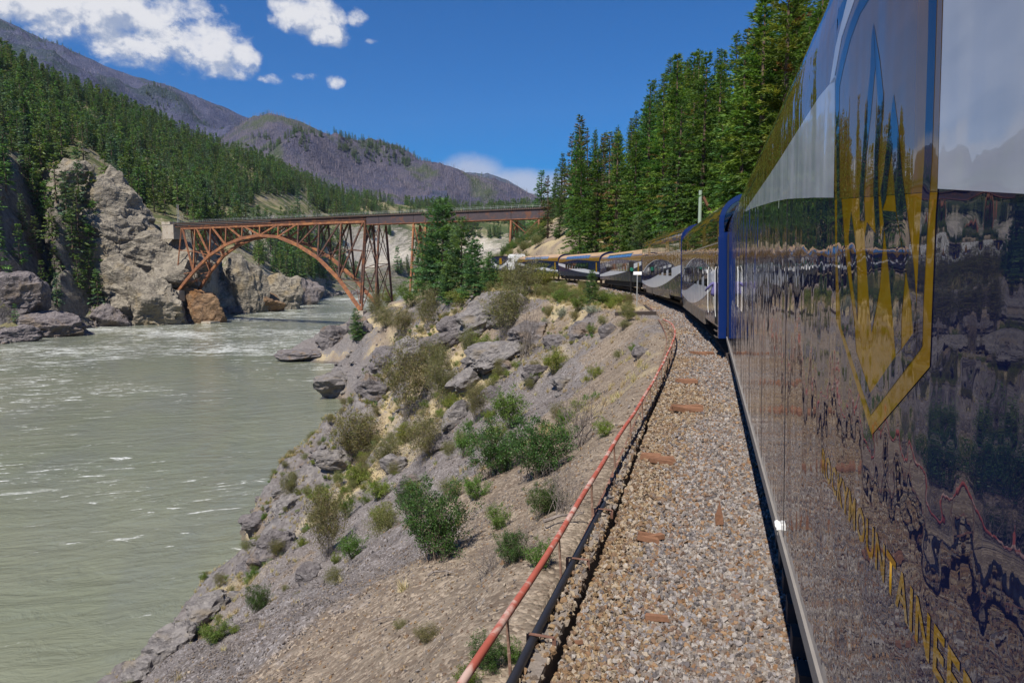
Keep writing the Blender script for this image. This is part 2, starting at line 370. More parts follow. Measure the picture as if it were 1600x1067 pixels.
def paint_mat(name, col, rough=.35, wave=1.0, coat=1.0, metal=0.):
    """glossy coach enamel on slightly buckled side panels"""
    m, g, b = new_mat(name); p = opos(g)
    a = g.noise(g.mapv(p, (.0, 1.9, .55)), 1.0, 2, .4); c = g.noise(g.mapv(p, (.0, 8.0, .9), (4, 3, 2)), 1.0, 2, .5)
    a2 = g.noise(g.mapv(p, (.0, 1.1, 3.2), (7, 1, 9)), 1.0, 2, .5)
    d = g.noise(g.mapv(p, (.0, 26., 1.4), (1, 9, 5)), 1.0, 1)
    ribs = g.node('ShaderNodeTexWave', {'wave_type': 'BANDS', 'bands_direction': 'Y', 'wave_profile': 'SIN'}, Vector=p, Scale=.52, Distortion=.6, Detail=1.).outputs[1]
    h = g.math('ADD', g.math('MULTIPLY', a, .019), g.math('ADD', g.math('MULTIPLY', c, .0006), g.math('MULTIPLY', d, .00006)))
    h = g.math('ADD', h, g.math('MULTIPLY', ribs, .0002)); h = g.math('ADD', h, g.math('MULTIPLY', a2, .010))
    bn = g.node('ShaderNodeBump', None, Height=h, Strength=1.0, Distance=wave)
    g.l.new(bn.outputs[0], b.inputs['Normal']); g.l.new(bn.outputs[0], b.inputs['Coat Normal'])
    dust = g.noise(p, 1.7, 7, .65)
    g.l.new(g.mix(g.math('MULTIPLY', g.step(dust, .45, .8), .035), col, (.22, .18, .14)), b.inputs['Base Color'])
    b.inputs['Roughness'].default_value = rough; b.inputs['Metallic'].default_value = metal; b.inputs['Specular IOR Level'].default_value = .0
    b.inputs['Coat Weight'].default_value = coat; b.inputs['Coat Roughness'].default_value = .012; b.inputs['Coat IOR'].default_value = 1.42
    return m

M = {}
M['soil'] = soil_ground_mat()
M['rock_dark'] = rock_mat('dark river rock', (.085, .076, .078), (.165, .15, .148), (.25, .235, .225), 1.3, (.17, .125, .085), .22, 0, (1, 1, 1.8))
M['rock_slab'] = rock_mat('grey slab rock', (.095, .088, .088), (.20, .185, .175), (.29, .27, .25), 1.6, (.18, .15, .11), .16, 0, (1, 1, 2.2))
M['rock_far'] = rock_mat('pale bluff rock', (.145, .128, .104), (.275, .247, .198), (.37, .335, .27), .22, (.27, .215, .13), .30, 0, (1, 1, 1.3))
M['rock_purple'] = rock_mat('purple shore rock', (.10, .088, .092), (.20, .178, .175), (.30, .275, .26), .35, (.16, .125, .09), .30)
M['rock_rust'] = rock_mat('rust stained rock', (.13, .085, .055), (.25, .16, .09), (.33, .25, .17), .25, (.30, .145, .055), .30)
def river_mat():
    m, g, b = new_mat('silty river water'); p = pos(g)
    flow = g.mapv(p, (1, 1, 1), (0, 0, 0), (0, 0, math.radians(-33)))
    n0 = g.noise(p, .018, 4, .55); big = g.noise(g.mapv(flow, (.035, .012, 1)), 1, 4, .6, 1.2)
    w1 = g.noise(g.mapv(flow, (.22, .42, 1)), 1, 6, .62, 1.5); w2 = g.noise(g.mapv(flow, (1.1, 2.0, 1)), 1, 4, .6, .7); w3 = g.noise(g.mapv(flow, (.06, .13, 1)), 1, 3, .5, 1.5)
    col = g.mix(g.step(n0, .35, .65), (.140, .155, .106), (.170, .178, .126)); col = g.mix(g.step(big, .4, .65), col, (.138, .150, .118))
    # foam: streaks along the current where the water breaks
    fo = g.noise(g.mapv(flow, (.055, .22, 1)), 1, 9, .72, 3.0); fz = g.noise(g.mapv(p, (.016, .016, 1), (31, 5, 0)), 1, 2, .5)
    dist = g.node('ShaderNodeVectorMath', {'operation': 'LENGTH'}, _0=p).outputs['Value']
    far = g.step(dist, 60, 330, .025, .10)
    foam = g.step(g.math('ADD', g.math('ADD', fo, far), g.math('MULTIPLY', g.math('SUBTRACT', fz, .5), .42)), .632, .72)
    foam = g.math('MULTIPLY', foam, g.step(w2, .36, .6, .15, 1))
    col = g.mix(g.math('MULTIPLY', foam, .88), col, (.72, .74, .72))
    g.l.new(col, b.inputs['Base Color'])
    g.l.new(g.math('ADD', .10, g.math('MULTIPLY', foam, .6)), b.inputs['Roughness']); b.inputs['IOR'].default_value = 1.33; b.inputs['Specular IOR Level'].default_value = .5
    h = g.math('ADD', g.math('MULTIPLY', w1, 1.5), g.math('ADD', g.math('MULTIPLY', w2, .12), g.math('MULTIPLY', w3, 2.6)))
    g.l.new(g.bump(g.math('ADD', h, g.math('MULTIPLY', foam, .2)), .55, .5), b.inputs['Normal'])
    return m
M['river'] = river_mat()
M['ballast_bed'] = plain('ballast bed', (.17, .145, .125), .95, 0, .5, 30., bump=.03)
BAL = [(.20,.17,.15),(.34,.31,.285),(.11,.10,.105),(.30,.25,.21),(.17,.13,.105),(.26,.24,.24),(.42,.385,.35),(.24,.13,.06),(.30,.275,.27),(.14,.13,.135),(.31,.19,.10),(.19,.12,.085),(.36,.32,.285)]
M['ballast'] = stone_mat('ballast stone', BAL)
M['ballast_rusty'] = stone_mat('rusty ballast stone', [(.30,.20,.10),(.24,.145,.07),(.38,.30,.20),(.20,.12,.065),(.33,.24,.14),(.28,.225,.17),(.42,.35,.27),(.17,.115,.08)])
M['scree'] = stone_mat('scree stone', [(.16,.145,.138),(.24,.215,.20),(.10,.09,.092),(.20,.16,.125),(.13,.118,.115),(.30,.27,.245),(.17,.13,.10)])
M['wood_old'] = plain('weathered tie wood', (.155, .078, .045), .9, 0, .55, 14., bump=.02)
M['wood_dark'] = plain('creosoted timber', (.055, .043, .038), .85, 0, .4, 6., bump=.02)
M['steel_bridge'] = plain('rusty bridge steel', (.19, .082, .045), .8, 0, .3, .6, rust=(.31, .135, .056), rustamt=.5)
M['steel_dark'] = plain('dark bridge steel', (.075, .043, .034), .8, 0, .35, .5, rust=(.17, .072, .036), rustamt=.45)
M['steel_girder'] = plain('girder steel', (.060, .047, .052), .75, 0, .3, .4, rust=(.12, .055, .035), rustamt=.3)
M['deck'] = plain('bridge deck timber', (.10, .075, .06), .9, 0, .4, .8)
M['concrete'] = plain('old concrete', (.36, .32, .26), .9, 0, .2, .8, rust=(.25, .2, .15), rustamt=.3)
M['rail_steel'] = plain('rail steel', (.14, .085, .06), .55, .5, .3, 5.)
M['galv'] = plain('galvanised pipe', (.42, .42, .40), .5, .6, .1, 4.)
M['hose'] = plain('black pipe', (.018, .018, .022), .45, 0, .3, 5., spec=.4)
M['rust_flat'] = plain('rusted steel angle', (.13, .065, .045), .85, 0, .45, 9., rust=(.26, .15, .11), rustamt=.35)
M['rebar'] = plain('rusty bar', (.17, .10, .07), .85, 0, .3, 20., rust=(.30, .2, .15), rustamt=.4)
M['pipe_paint'] = plain('worn red rail paint', (.30, .075, .05), .7, 0, .3, 4., rust=(.42, .29, .245), rustamt=.50)
M['bark'] = bark_mat('conifer bark', (.085, .058, .042), (.15, .105, .078))
M['bark_grey'] = bark_mat('grey twig bark', (.12, .10, .088), (.22, .19, .17))
M['twig_brown'] = bark_mat('brown twig', (.105, .075, .055), (.17, .13, .10))
M['needles'] = leaf_mat('conifer needles', (1.95, 2.05, 1.6), .34, .6)
M['needles_far'] = leaf_mat('far conifer needles', (2.3, 2.2, 2.3), .25, .7)
M['leaves'] = leaf_mat('shrub leaves', (1, 1, 1), .32, .3, .45)
M['snag'] = plain('burnt snag', (.20, .17, .19), .9, 0, .3, .05)
M['sign_white'] = plain('white sign', (.8, .8, .78), .5, 0, .03, 4.)
M['green_paint'] = plain('green lamp', (.02, .16, .10), .4, 0, .1, 4.)
M['pole_green'] = plain('weathered pole', (.26, .33, .26), .8, 0, .2, 4.)
# ------------------------------------------------------------------ the curving track
TX0 = 2.27
_du = .5; TU = np.arange(-60, 460+_du, _du)
_k = np.where(TU < 144.6, 1/225., np.where(TU < 168, 0, np.where(TU < 300, -1/200., 0)))
_i0 = int(np.argmin(abs(TU-15))); _c = np.concatenate([[0], np.cumsum(_k[:-1]*_du)]); TH = _c - _c[_i0]
TXs = np.concatenate([[0], np.cumsum(-np.sin(TH[:-1]+_k[:-1]*_du/2)*_du)]); TYs = np.concatenate([[0], np.cumsum(np.cos(TH[:-1]+_k[:-1]*_du/2)*_du)])
TXs += TX0 - TXs[_i0]; TYs += 15 - TYs[_i0]
def grade(u): return .0107*np.clip(u, 0, 200)
def tr(u, s=0., z=0.):
    """track chainage u, offset s to the left of the centre line, height z over the rails"""
    x = np.interp(u, TU, TXs); y = np.interp(u, TU, TYs); h = np.interp(u, TU, TH)
    return np.stack([x - s*np.cos(h), y - s*np.sin(h), grade(np.asarray(u, float)) + z + 0*x], -1)
def us_of(xy):
    xy = np.asarray(xy, float).reshape(-1, 2); out = np.empty((len(xy), 2))
    for i in range(0, len(xy), 4000):
        q = xy[i:i+4000]; j = ((q[:, None, 0]-TXs[None])**2 + (q[:, None, 1]-TYs[None])**2).argmin(1)
        h = TH[j]; dx = q[:, 0]-TXs[j]; dy = q[:, 1]-TYs[j]
        out[i:i+4000, 0] = TU[j] - np.sin(h)*dx + np.cos(h)*dy; out[i:i+4000, 1] = -(np.cos(h)*dx + np.sin(h)*dy)
    return out

# ------------------------------------------------------------------ near bank: track bench, slope to the river, cut hillside on the right
SHORE = [tr(-60, 44)[:2], tr(0, 42)[:2], tr(30, 41)[:2]] + [W(a, b_, WATER)[:2] for a, b_ in
    [(200,1067),(290,965),(390,905),(383,860),(375,830),(400,790),(440,757),(500,715),(530,700),(548,660),(560,635),(520,620),(497,607),(530,592),(556,580),(553,570),(500,567),(440,560),
     (460,550),(505,533),(522,512),(545,492),(575,478),(625,468),(670,460)]]
SHORE = np.array(SHORE); LAND = np.vstack([SHORE, [(600, 900), (600, -100), (0, -100)]])
def inside(x, y, poly):
    r = np.zeros(np.shape(x), bool); n = len(poly)
    for i in range(n):
        x1, y1 = poly[i]; x2, y2 = poly[(i+1) % n]
        if y1 == y2: continue
        c = ((y1 > y) != (y2 > y)) & (x < (x2-x1)*(y-y1)/(y2-y1)+x1); r ^= c
    return r
def shore_dist(x, y):
    d = np.full(np.shape(x), 1e9)
    for (x1, y1), (x2, y2) in zip(SHORE[:-1], SHORE[1:]):
        vx, vy = x2-x1, y2-y1; t = np.clip(((x-x1)*vx+(y-y1)*vy)/(vx*vx+vy*vy), 0, 1)
        d = np.minimum(d, np.hypot(x-x1-t*vx, y-y1-t*vy))
    return np.where(inside(x, y, LAND), d, -d)
BENCH = np.array([(-60,3.4),(0,3.65),(5,3.78),(12,3.8),(20,3.65),(30,3.28),(40,3.65),(50,6.4),(70,12),(100,17),(125,15),(150,10),(175,9),(220,7),(300,6),(460,6)], float)
TOE = np.array([(-60,2.9),(0,3.10),(5,3.23),(8,3.30),(12,3.39),(16,3.43),(22,3.33),(32,3.03),(45,3.03),(60,3.0),(460,2.9)], float)
def bank(x, y, us=None):
    """ground height and zone weights (scree, grass, rock) of the near bank"""
    x = np.asarray(x, float); y = np.asarray(y, float); shp = x.shape
    us = us_of(np.stack([x.ravel(), y.ravel()], -1)) if us is None else us
    u = us[:, 0].reshape(shp); s = us[:, 1].reshape(shp)
    zt = grade(u); sb = np.interp(u, BENCH[:, 0], BENCH[:, 1]); toe = np.interp(u, TOE[:, 0], TOE[:, 1])
    w = shore_dist(x, y)
    near = np.clip(1-u/60, 0, 1)
    p2 = xyz(x, y)
    n_big = fbm(p2/9., 4, 3); n_mid = fbm(p2/2.6, 5, 11); n_rid = ridged(np.stack([x*.16+y*.05, y*.10-x*.06, 0*x], -1), 5, 21)
    w2 = w + n_mid*np.clip(w/6, 0, 1)*1.5
    t = np.clip(w2, 0, None)/(np.clip(w2, 0, None) + np.clip(s-sb, .001, None))
    gz = np.where(t < .10, 1.55*t, .155 + (t-.10)*(1-.155)/.90)
    slope = WATER + (zt-.42-WATER)*gz
    fall = np.clip((s-sb)/6, 0, 1)*np.clip(w/5, 0, 1)
    rockm = np.clip((u-42)/30, 0, 1)*np.clip((215-u)/50, .35, 1)
    lowm = np.clip(1.3-t*2.6, 0, 1)
    st = ridged(np.stack([(x*.75+y*.66)*.05, (y*.75-x*.66)*.30, 0*x], -1), 5, 33)
    relief = fall*(n_big*1.2 + n_mid*.55 + rockm*(np.clip(n_rid, -.2, 1)-.25)*3.4*(1-.4*lowm) + rockm*(st-.2)*1.7 + lowm*(ridged(p2/3.3, 4, 40)-.3)*1.8 + fbm(p2/.9, 3, 91)*.20*np.clip((u-14)/20, .12, 1))
    slope = slope + relief
    slope = np.where(w < 0, WATER + np.maximum(w*.6, -4) - .15, slope)
    bench = zt - .44 + .05*n_mid*np.clip((s-toe)/2, 0, 1) - .02
    left = np.where(s > sb, np.minimum(slope, zt-.42+.25), bench)
    k = np.clip((s-sb)/1.2, 0, 1); left = np.where(s > sb, bench*(1-k)+left*k, left)
    # hillside beyond the ditch
    r = np.clip(-s-4.6, 0, None)
    hill = zt - .5 + np.minimum(r*1.1, 2.5+r*.62) + np.clip(r/6, 0, 1)*(fbm(p2/14., 4, 5)*2.2 + n_mid*.4)
    z = np.where(s < -4.2, hill, np.where(s < -2.7, zt-.5, left))
    z = np.where((s > -2.7) & (s < toe+np.where(u < 46, .2, 0)), zt - np.where(u < 46, .95, .50), z)
    scree = np.clip(.5 + .9*fbm(p2/6., 3, 51) + .55*np.clip((s-6.5)/5, 0, 1)*np.clip((70-u)/20, 0, 1) - .55*np.clip((14-s)/8, 0, 1)*np.clip((40-u)/20, 0, 1), 0, 1)
    grass = np.clip(.02 + 1.1*fbm(p2/5., 4, 61) + .5*np.clip((s-sb-3)/8, 0, 1)*np.clip((u-35)/30, -.5, .5) + .55*((s > toe+.8) & (s < sb+1.5) & (u > 52)) + .25*np.clip((u-175)/60, 0, 1) + .55*np.exp(-((u-82)/26)**2-((s-27)/9)**2) + .35*np.exp(-((u-60)/16)**2-((s-17)/6)**2), 0, 1)
    rock = np.clip(fall*(.55*lowm*1.6 + rockm*np.clip(n_rid-.1, 0, 1)*1.2), 0, 1)
    right = s < -4
    grass = np.where(right, .45+.5*n_mid, grass); rock = np.where(right, .0, rock); scree = np.where(right, .1, scree)
    return z, np.stack([scree, grass, rock], -1)

def build_bank():
    u = [-30.]
    while u[-1] < 440:
        d = .2 if -2 < u[-1] < 14 else (.6 if u[-1] < 0 else min(2.4, .2 + (u[-1]-14)*.017)); u.append(u[-1]+d)
    s = [3.25]
    while s[-1] < 95: s.append(s[-1] + (.22 if s[-1] < 12 else min(1.1, .22+(s[-1]-12)*.02)))
    r = [-4.2]
    while r[-1] > -150: r.append(r[-1] - min(5., .5+(-r[-1]-4)*.06))
    s = np.array(r[::-1] + [-2.75, -2.6, -1, 1, 2.4, 2.7, 3.0] + s); u = np.array(u)
    U, S = np.meshgrid(u, s, indexing='ij')
    p = tr(U.ravel(), S.ravel()); z, c = bank(p[:, 0], p[:, 1], np.stack([U.ravel(), S.ravel()], -1))
    V = p.copy(); V[:, 2] = z
    me = mesh_arrays('ground', V, grid_faces(len(u), len(s))[:, ::-1], M['soil'], c, smooth=True)
    o = link('ground', me); tag(o, 'brown gravelly river bank falling from the track to the water', kind='structure'); return o
build_bank()
def bank_z(x, y): return float(bank(np.array([x]), np.array([y]))[0][0])
def on_bank(px, py, lo=4., hi=420.):
    """where a line of sight meets the bank"""
    d = ray(px, py); d = d/d.dot(HV); D = np.exp(np.linspace(math.log(lo), math.log(hi), 900))
    q = CAM[None] + D[:, None]*d[None]; z, _ = bank(q[:, 0], q[:, 1])
    b_ = np.nonzero(q[:, 2] < z)[0]
    i = b_[0] if len(b_) else len(D)-1
    return np.array([q[i, 0], q[i, 1], z[i]]), D[i]

# ------------------------------------------------------------------ river
def build_river():
    p = [(-3000, -600), (3000, -600), (3000, 3500), (-3000, 3500)]
    me = mesh_arrays('river', [(x, y, WATER) for x, y in p], np.array([[0, 1, 2, 3]]), M['river'])
    tag(link('river', me), 'grey green silty river with white foam streaks', kind='structure')
build_river()

# ------------------------------------------------------------------ far bank: shore rocks, bluffs and the forested slope behind the bridge
FB = {  # sight line px: (distance, picture row) from the water's edge up to the crest and over
 -700:[(200,590),(215,560),(235,330),(300,190),(420,60),(600,-40),(900,60)],
 -300:[(240,560),(258,520),(285,290),(350,200),(470,110),(640,30),(900,120)],
   -60:[(278,541),(296,512),(340,262),(400,205),(500,150),(640,88),(900,190)],
    0:[(285,537),(302,505),(352,285),(410,222),(520,158),(660,100),(920,200)],
   40:[(298,532),(315,500),(372,330),(425,240),(540,180),(690,118),(950,205)],
   75:[(318,525),(335,505),(392,400),(432,270),(560,195),(730,135),(990,215)],
   100:[(334,520),(348,503),(388,318),(428,262),(580,205),(780,148),(1050,220)],
   140:[(365,511),(374,492),(404,300),(436,262),(620,215),(850,160),(1150,230)],
   180:[(383,507),(392,470),(422,335),(456,285),(660,232),(900,175),(1250,240)],
   225:[(390,506),(399,478),(425,372),(452,335),(680,268),(950,190),(1300,250)],
   285:[(395,505),(402,470),(420,385),(440,355),(700,288),(1000,214),(1350,260)],
   318:[(400,503),(407,480),(424,420),(470,365),(720,300),(1030,226),(1400,270)],
   345:[(475,491),(480,480),(500,425),(540,385),(760,305),(1060,236),(1400,275)],
   372:[(488,489),(493,470),(508,405),(560,385),(780,310),(1090,244),(1420,282)],
   420:[(520,484),(526,468),(545,425),(600,405),(820,330),(1150,262),(1500,295)],
   450:[(545,482),(552,465),(575,436),(640,420),(900,330),(1230,272),(1550,302)],
   485:[(640,472),(648,455),(668,438),(720,428),(950,350),(1300,285),(1600,312)],
   510:[(780,463),(800,452),(840,440),(880,428),(1050,350),(1350,296),(1700,318)],
   570:[(900,458),(930,447),(980,436),(1030,420),(1180,345),(1500,312),(1850,326)],
   640:[(1060,452),(1090,444),(1140,432),(1190,398),(1320,352),(1650,324),(2000,332)],
   760:[(1200,448),(1230,440),(1290,425),(1340,385),(1450,350),(1750,330),(2100,336)],
   900:[(1300,446),(1330,436),(1390,415),(1450,380),(1550,345),(1800,322),(2200,330)],
  1100:[(1300,446),(1330,436),(1390,415),(1450,380),(1550,335),(1800,300),(2200,310)]}
FBX = np.array(sorted(FB)); FBD = np.array([[k[0] for k in FB[x]] for x in FBX], float); FBY = np.array([[k[1] for k in FB[x]] for x in FBX], float)
FBZ = CAMZ + (421-FBY)/FPX*FBD
def far_knots(px):
    px = np.asarray(px, float)
    return np.stack([np.interp(px, FBX, FBD[:, k]) for k in range(7)], -1), np.stack([np.interp(px, FBX, FBZ[:, k]) for k in range(7)], -1)
def far_point(px, v):
    """v 0..6 runs from the water's edge to behind the crest"""
    px = np.asarray(px, float); v = np.asarray(v, float); D, Z = far_knots(px)
    i = np.clip(np.floor(v).astype(int), 0, 5); f = v-i; f2 = f*f*(3-2*f)*.35 + f*.65
    ar = np.arange(len(px)); d = D[ar, i]*(1-f)+D[ar, i+1]*f; z = Z[ar, i]*(1-f2)+Z[ar, i+1]*f2
    q = CAM[None]*[[1, 1, 0]] + RV[None]*((px-800)/FPX*d/1.0)[:, None] + HV[None]*d[:, None]
    q[:, 2] = z
    # crags: push the steep part in and out, roughen the slope
    wt = np.clip(v*2.5, 0, 1)*np.where(v > 3.2, np.clip(4.2-v, .25, 1), 1)
    n = ridged(np.stack([q[:, 0]/38, q[:, 1]/38, q[:, 2]/26], -1), 6, 71) ; n2 = fbm(np.stack([q[:, 0]/9, q[:, 1]/9, q[:, 2]/7], -1), 5, 75)
    n3 = fbm(q/90., 4, 78)
    amt = ((n-.2)*11*np.clip(1-np.abs(v-1.6)/2.2, .25, 1) + n2*4.2)*wt
    q = q - HV[None]*amt[:, None]*1.0
    q[:, 2] += wt*(n2*2.2 + n3*9*np.clip((v-2.5)/1.5, 0, 1) + (n-.2)*5*np.clip((v-3)/1, 0, 1))
    return q
def build_far_bank():
    px = np.concatenate([np.arange(-700, -40, 14.), np.arange(-40, 520, 3.2), np.arange(520, 1100, 7.)])
    v = np.concatenate([[-.4], np.linspace(0, 3, 120), np.linspace(3, 6, 80)[1:]])
    PXg, Vg = np.meshgrid(px, v, indexing='ij'); q = far_point(PXg.ravel(), np.clip(Vg.ravel(), 0, 6))
    q[(Vg.ravel() < 0), 2] = WATER-4
    z0 = np.isclose(Vg.ravel(), 0); q[z0, 2] = np.minimum(q[z0, 2], WATER-.3)
    m, g, b = new_mat('far bank'); p = pos(g)
    nz = g.node('ShaderNodeSeparateXYZ', None, Vector=g.node('ShaderNodeNewGeometry').outputs['True Normal']).outputs[2]
    n0 = g.noise(p, .012, 5, .6); n1 = g.noise(p, .06, 6, .6); n2 = g.noise(p, .3, 6, .65); n3 = g.noise(p, 1.1, 4, .6)
    c = g.node('ShaderNodeSeparateColor', None, Color=attr(g, 'Col'))
    rock = g.mix(g.step(n2, .33, .68), (.14, .123, .10), (.27, .243, .195)); rock = g.mix(g.step(n3, .5, .72), rock, (.36, .325, .265))
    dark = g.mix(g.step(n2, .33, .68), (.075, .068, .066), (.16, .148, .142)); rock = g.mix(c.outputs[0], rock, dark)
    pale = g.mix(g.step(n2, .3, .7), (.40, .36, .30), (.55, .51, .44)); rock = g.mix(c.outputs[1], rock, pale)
    veg = g.mix(g.step(n1, .38, .66), (.25, .21, .125), (.095, .115, .04)); veg = g.mix(g.step(n2, .52, .7), veg, (.27, .225, .14)); veg = g.mix(g.step(n0, .45, .6), veg, (.055, .075, .03))
    up = g.step(g.math('ADD', nz, g.math('MULTIPLY', g.math('SUBTRACT', n1, .5), .55)), .60, .78)
    up = g.math('MULTIPLY', up, g.math('SUBTRACT', 1.0, g.math('MULTIPLY', c.outputs[1], .85)))
    k = g.mix(up, rock, veg)
    g.l.new(k, b.inputs['Base Color']); b.inputs['Roughness'].default_value = .95; b.inputs['Specular IOR Level'].default_value = .1
    g.l.new(g.bump(g.math('ADD', n2, g.math('MULTIPLY', n3, .4)), 1.0, 2.2), b.inputs['Normal'])
    pxr, vr = PXg.ravel(), Vg.ravel()
    darkw = np.clip((130-pxr)/60, 0, 1)*np.clip(2.6-vr, 0, 1) + np.clip(.25-vr, 0, .25)*2  # shade of the left cliff put into the rock colour; waterline darker too
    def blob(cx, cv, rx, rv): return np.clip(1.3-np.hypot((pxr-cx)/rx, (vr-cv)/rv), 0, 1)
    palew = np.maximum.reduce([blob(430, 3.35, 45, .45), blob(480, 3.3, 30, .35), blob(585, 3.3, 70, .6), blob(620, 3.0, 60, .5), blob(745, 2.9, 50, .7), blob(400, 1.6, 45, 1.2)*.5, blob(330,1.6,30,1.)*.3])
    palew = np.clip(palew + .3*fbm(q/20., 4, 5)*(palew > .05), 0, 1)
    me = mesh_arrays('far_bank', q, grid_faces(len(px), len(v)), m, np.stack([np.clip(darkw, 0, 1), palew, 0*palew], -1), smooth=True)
    tag(link('far_bank', me), 'rocky far bank rising to a forested slope across the river', kind='structure')
build_far_bank()

# ------------------------------------------------------------------ burnt mountains behind
def ridge_mesh(name, crest, Dc, Db, yb, amp, mat, label, seed, n=260, rows=120):
    cx = np.array([c[0] for c in crest], float); cy = np.array([c[1] for c in crest], float)
    px = np.linspace(cx[0], cx[-1], n); y = np.interp(px, cx, cy); v = np.linspace(0, 1.25, rows)
    PX, Vv = np.meshgrid(px, v, indexing='ij'); Y = np.interp(PX, cx, cy)
    D = Db + (Dc-Db)*Vv
    zc = CAMZ + (421-Y)/FPX*Dc; zb = CAMZ + (421-yb)/FPX*Db
    t = np.where(Vv <= 1, Vv, 2-Vv); z = zb + (zc-zb)*(t**.82)
    q = RV*((PX-800)/FPX*D)[..., None] + HV*D[..., None]; q[..., 2] = z
    w = np.sin(np.clip(Vv, 0, 1)*math.pi)**.7*.9 + .10
    s = Dc
    r = ridged(np.stack([q[..., 0]/(s*.16), q[..., 1]/(s*.22), 0*z], -1), 6, seed); f = fbm(np.stack([q[..., 0]/(s*.05), q[..., 1]/(s*.05), 0*z], -1), 5, seed+3)
    q[..., 2] += w*amp*((r-.35)*1.0 + f*.45)
    me = mesh_arrays(name, q.reshape(-1, 3), grid_faces(n, rows), mat, smooth=True)
    tag(link(name, me), label, kind='structure'); return q
def mountain_mat(name, base1, base2, green, pale, k=1.0):
    m, g, b = new_mat(name); p = g.mapv(pos(g), (k, k, k))
    n0 = g.noise(p, .0022, 6, .62, .6); n1 = g.noise(p, .009, 6, .62, .4); n2 = g.noise(p, .04, 5, .7); n3 = g.noise(g.mapv(p, (1, 1, .35)), .12, 3, .7)
    c = g.mix(g.step(n1, .35, .65), base1, base2); c = g.mix(g.step(n0, .50, .60), c, green); c = g.mix(g.step(n2, .62, .76), c, pale)
    c = g.mix(g.step(n3, .52, .70, 0, .6), c, tuple(x*.38 for x in base1)); c = g.mix(g.step(n3, .46, .30, 0, .35), c, pale)
    g.l.new(c, b.inputs['Base Color']); b.inputs['Roughness'].default_value = 1.; b.inputs['Specular IOR Level'].default_value = .0
    g.l.new(g.bump(g.math('ADD', n2, n3), .9, 20/k), b.inputs['Normal']); return m
MT1 = mountain_mat('burnt mountain', (.056, .066, .122), (.088, .094, .152), (.040, .060, .066), (.21, .21, .25))  # burnt purple, with some distance haze blue put into the colours
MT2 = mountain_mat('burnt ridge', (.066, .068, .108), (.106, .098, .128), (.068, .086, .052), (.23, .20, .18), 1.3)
MT3 = mountain_mat('far ridge', (.07, .09, .13), (.09, .11, .15), (.05, .075, .09), (.13, .14, .17))  # distance haze is put into this ridge's blue
Q1 = ridge_mesh('mountain', [(-260,-62),(-200,-45),(0,31),(60,56),(120,86),(180,113),(230,131),(290,146),(340,167),(390,188),(425,200),(480,225),(600,290),(700,330)], 5200, 2400, 330, 260, MT1, 'purple grey burnt mountain slope under the clouds', 5)
Q2 = ridge_mesh('mountain', [(200,300),(300,262),(360,225),(405,198),(430,189),(450,190),(480,197),(520,214),(560,222),(600,231),(630,240),(660,256),(690,266),(720,281),(760,300),(800,318),(850,332),(950,345)], 3600, 2000, 350, 150, MT2, 'brown purple burnt ridge behind the bridge', 15)
Q3 = ridge_mesh('mountain', [(560,330),(680,290),(730,276),(760,281),(790,294),(815,303),(835,311),(860,322),(950,330),(1200,300)], 8200, 5000, 345, 160, MT3, 'distant blue ridge beyond the bridge end', 25, 140, 60)
# ------------------------------------------------------------------ plants and stones: shapes
def tri_fan(base, d, side, l, w, k, rng, spread):
    """k thin leaf-like triangles per spray; base,d,side (n,3); l,w (n,)"""
    n = len(base); V = np.empty((n, k, 3, 3))
    nrm = np.cross(d, side)
    for j in range(k):
        a = rng.uniform(-spread, spread, n) if k > 1 else np.zeros(n); e = rng.uniform(-spread*.6, spread*.6, n)
        dd = d*np.cos(a)[:, None] + side*np.sin(a)[:, None] + nrm*e[:, None]; dd /= np.linalg.norm(dd, axis=1)[:, None]
        ro = rng.uniform(-1.2, 1.2, n); s2 = np.cross(dd, nrm); s2 = s2*np.cos(ro)[:, None] + nrm*np.sin(ro)[:, None]
        off = rng.uniform(0, .45, n)[:, None]*l[:, None]*d
        b = base + off
        V[:, j, 0] = b - s2*(w*.5)[:, None]; V[:, j, 1] = b + s2*(w*.5)[:, None]; V[:, j, 2] = b + dd*(l*rng.uniform(.75, 1.15, n))[:, None]
    return V.reshape(-1, 3)
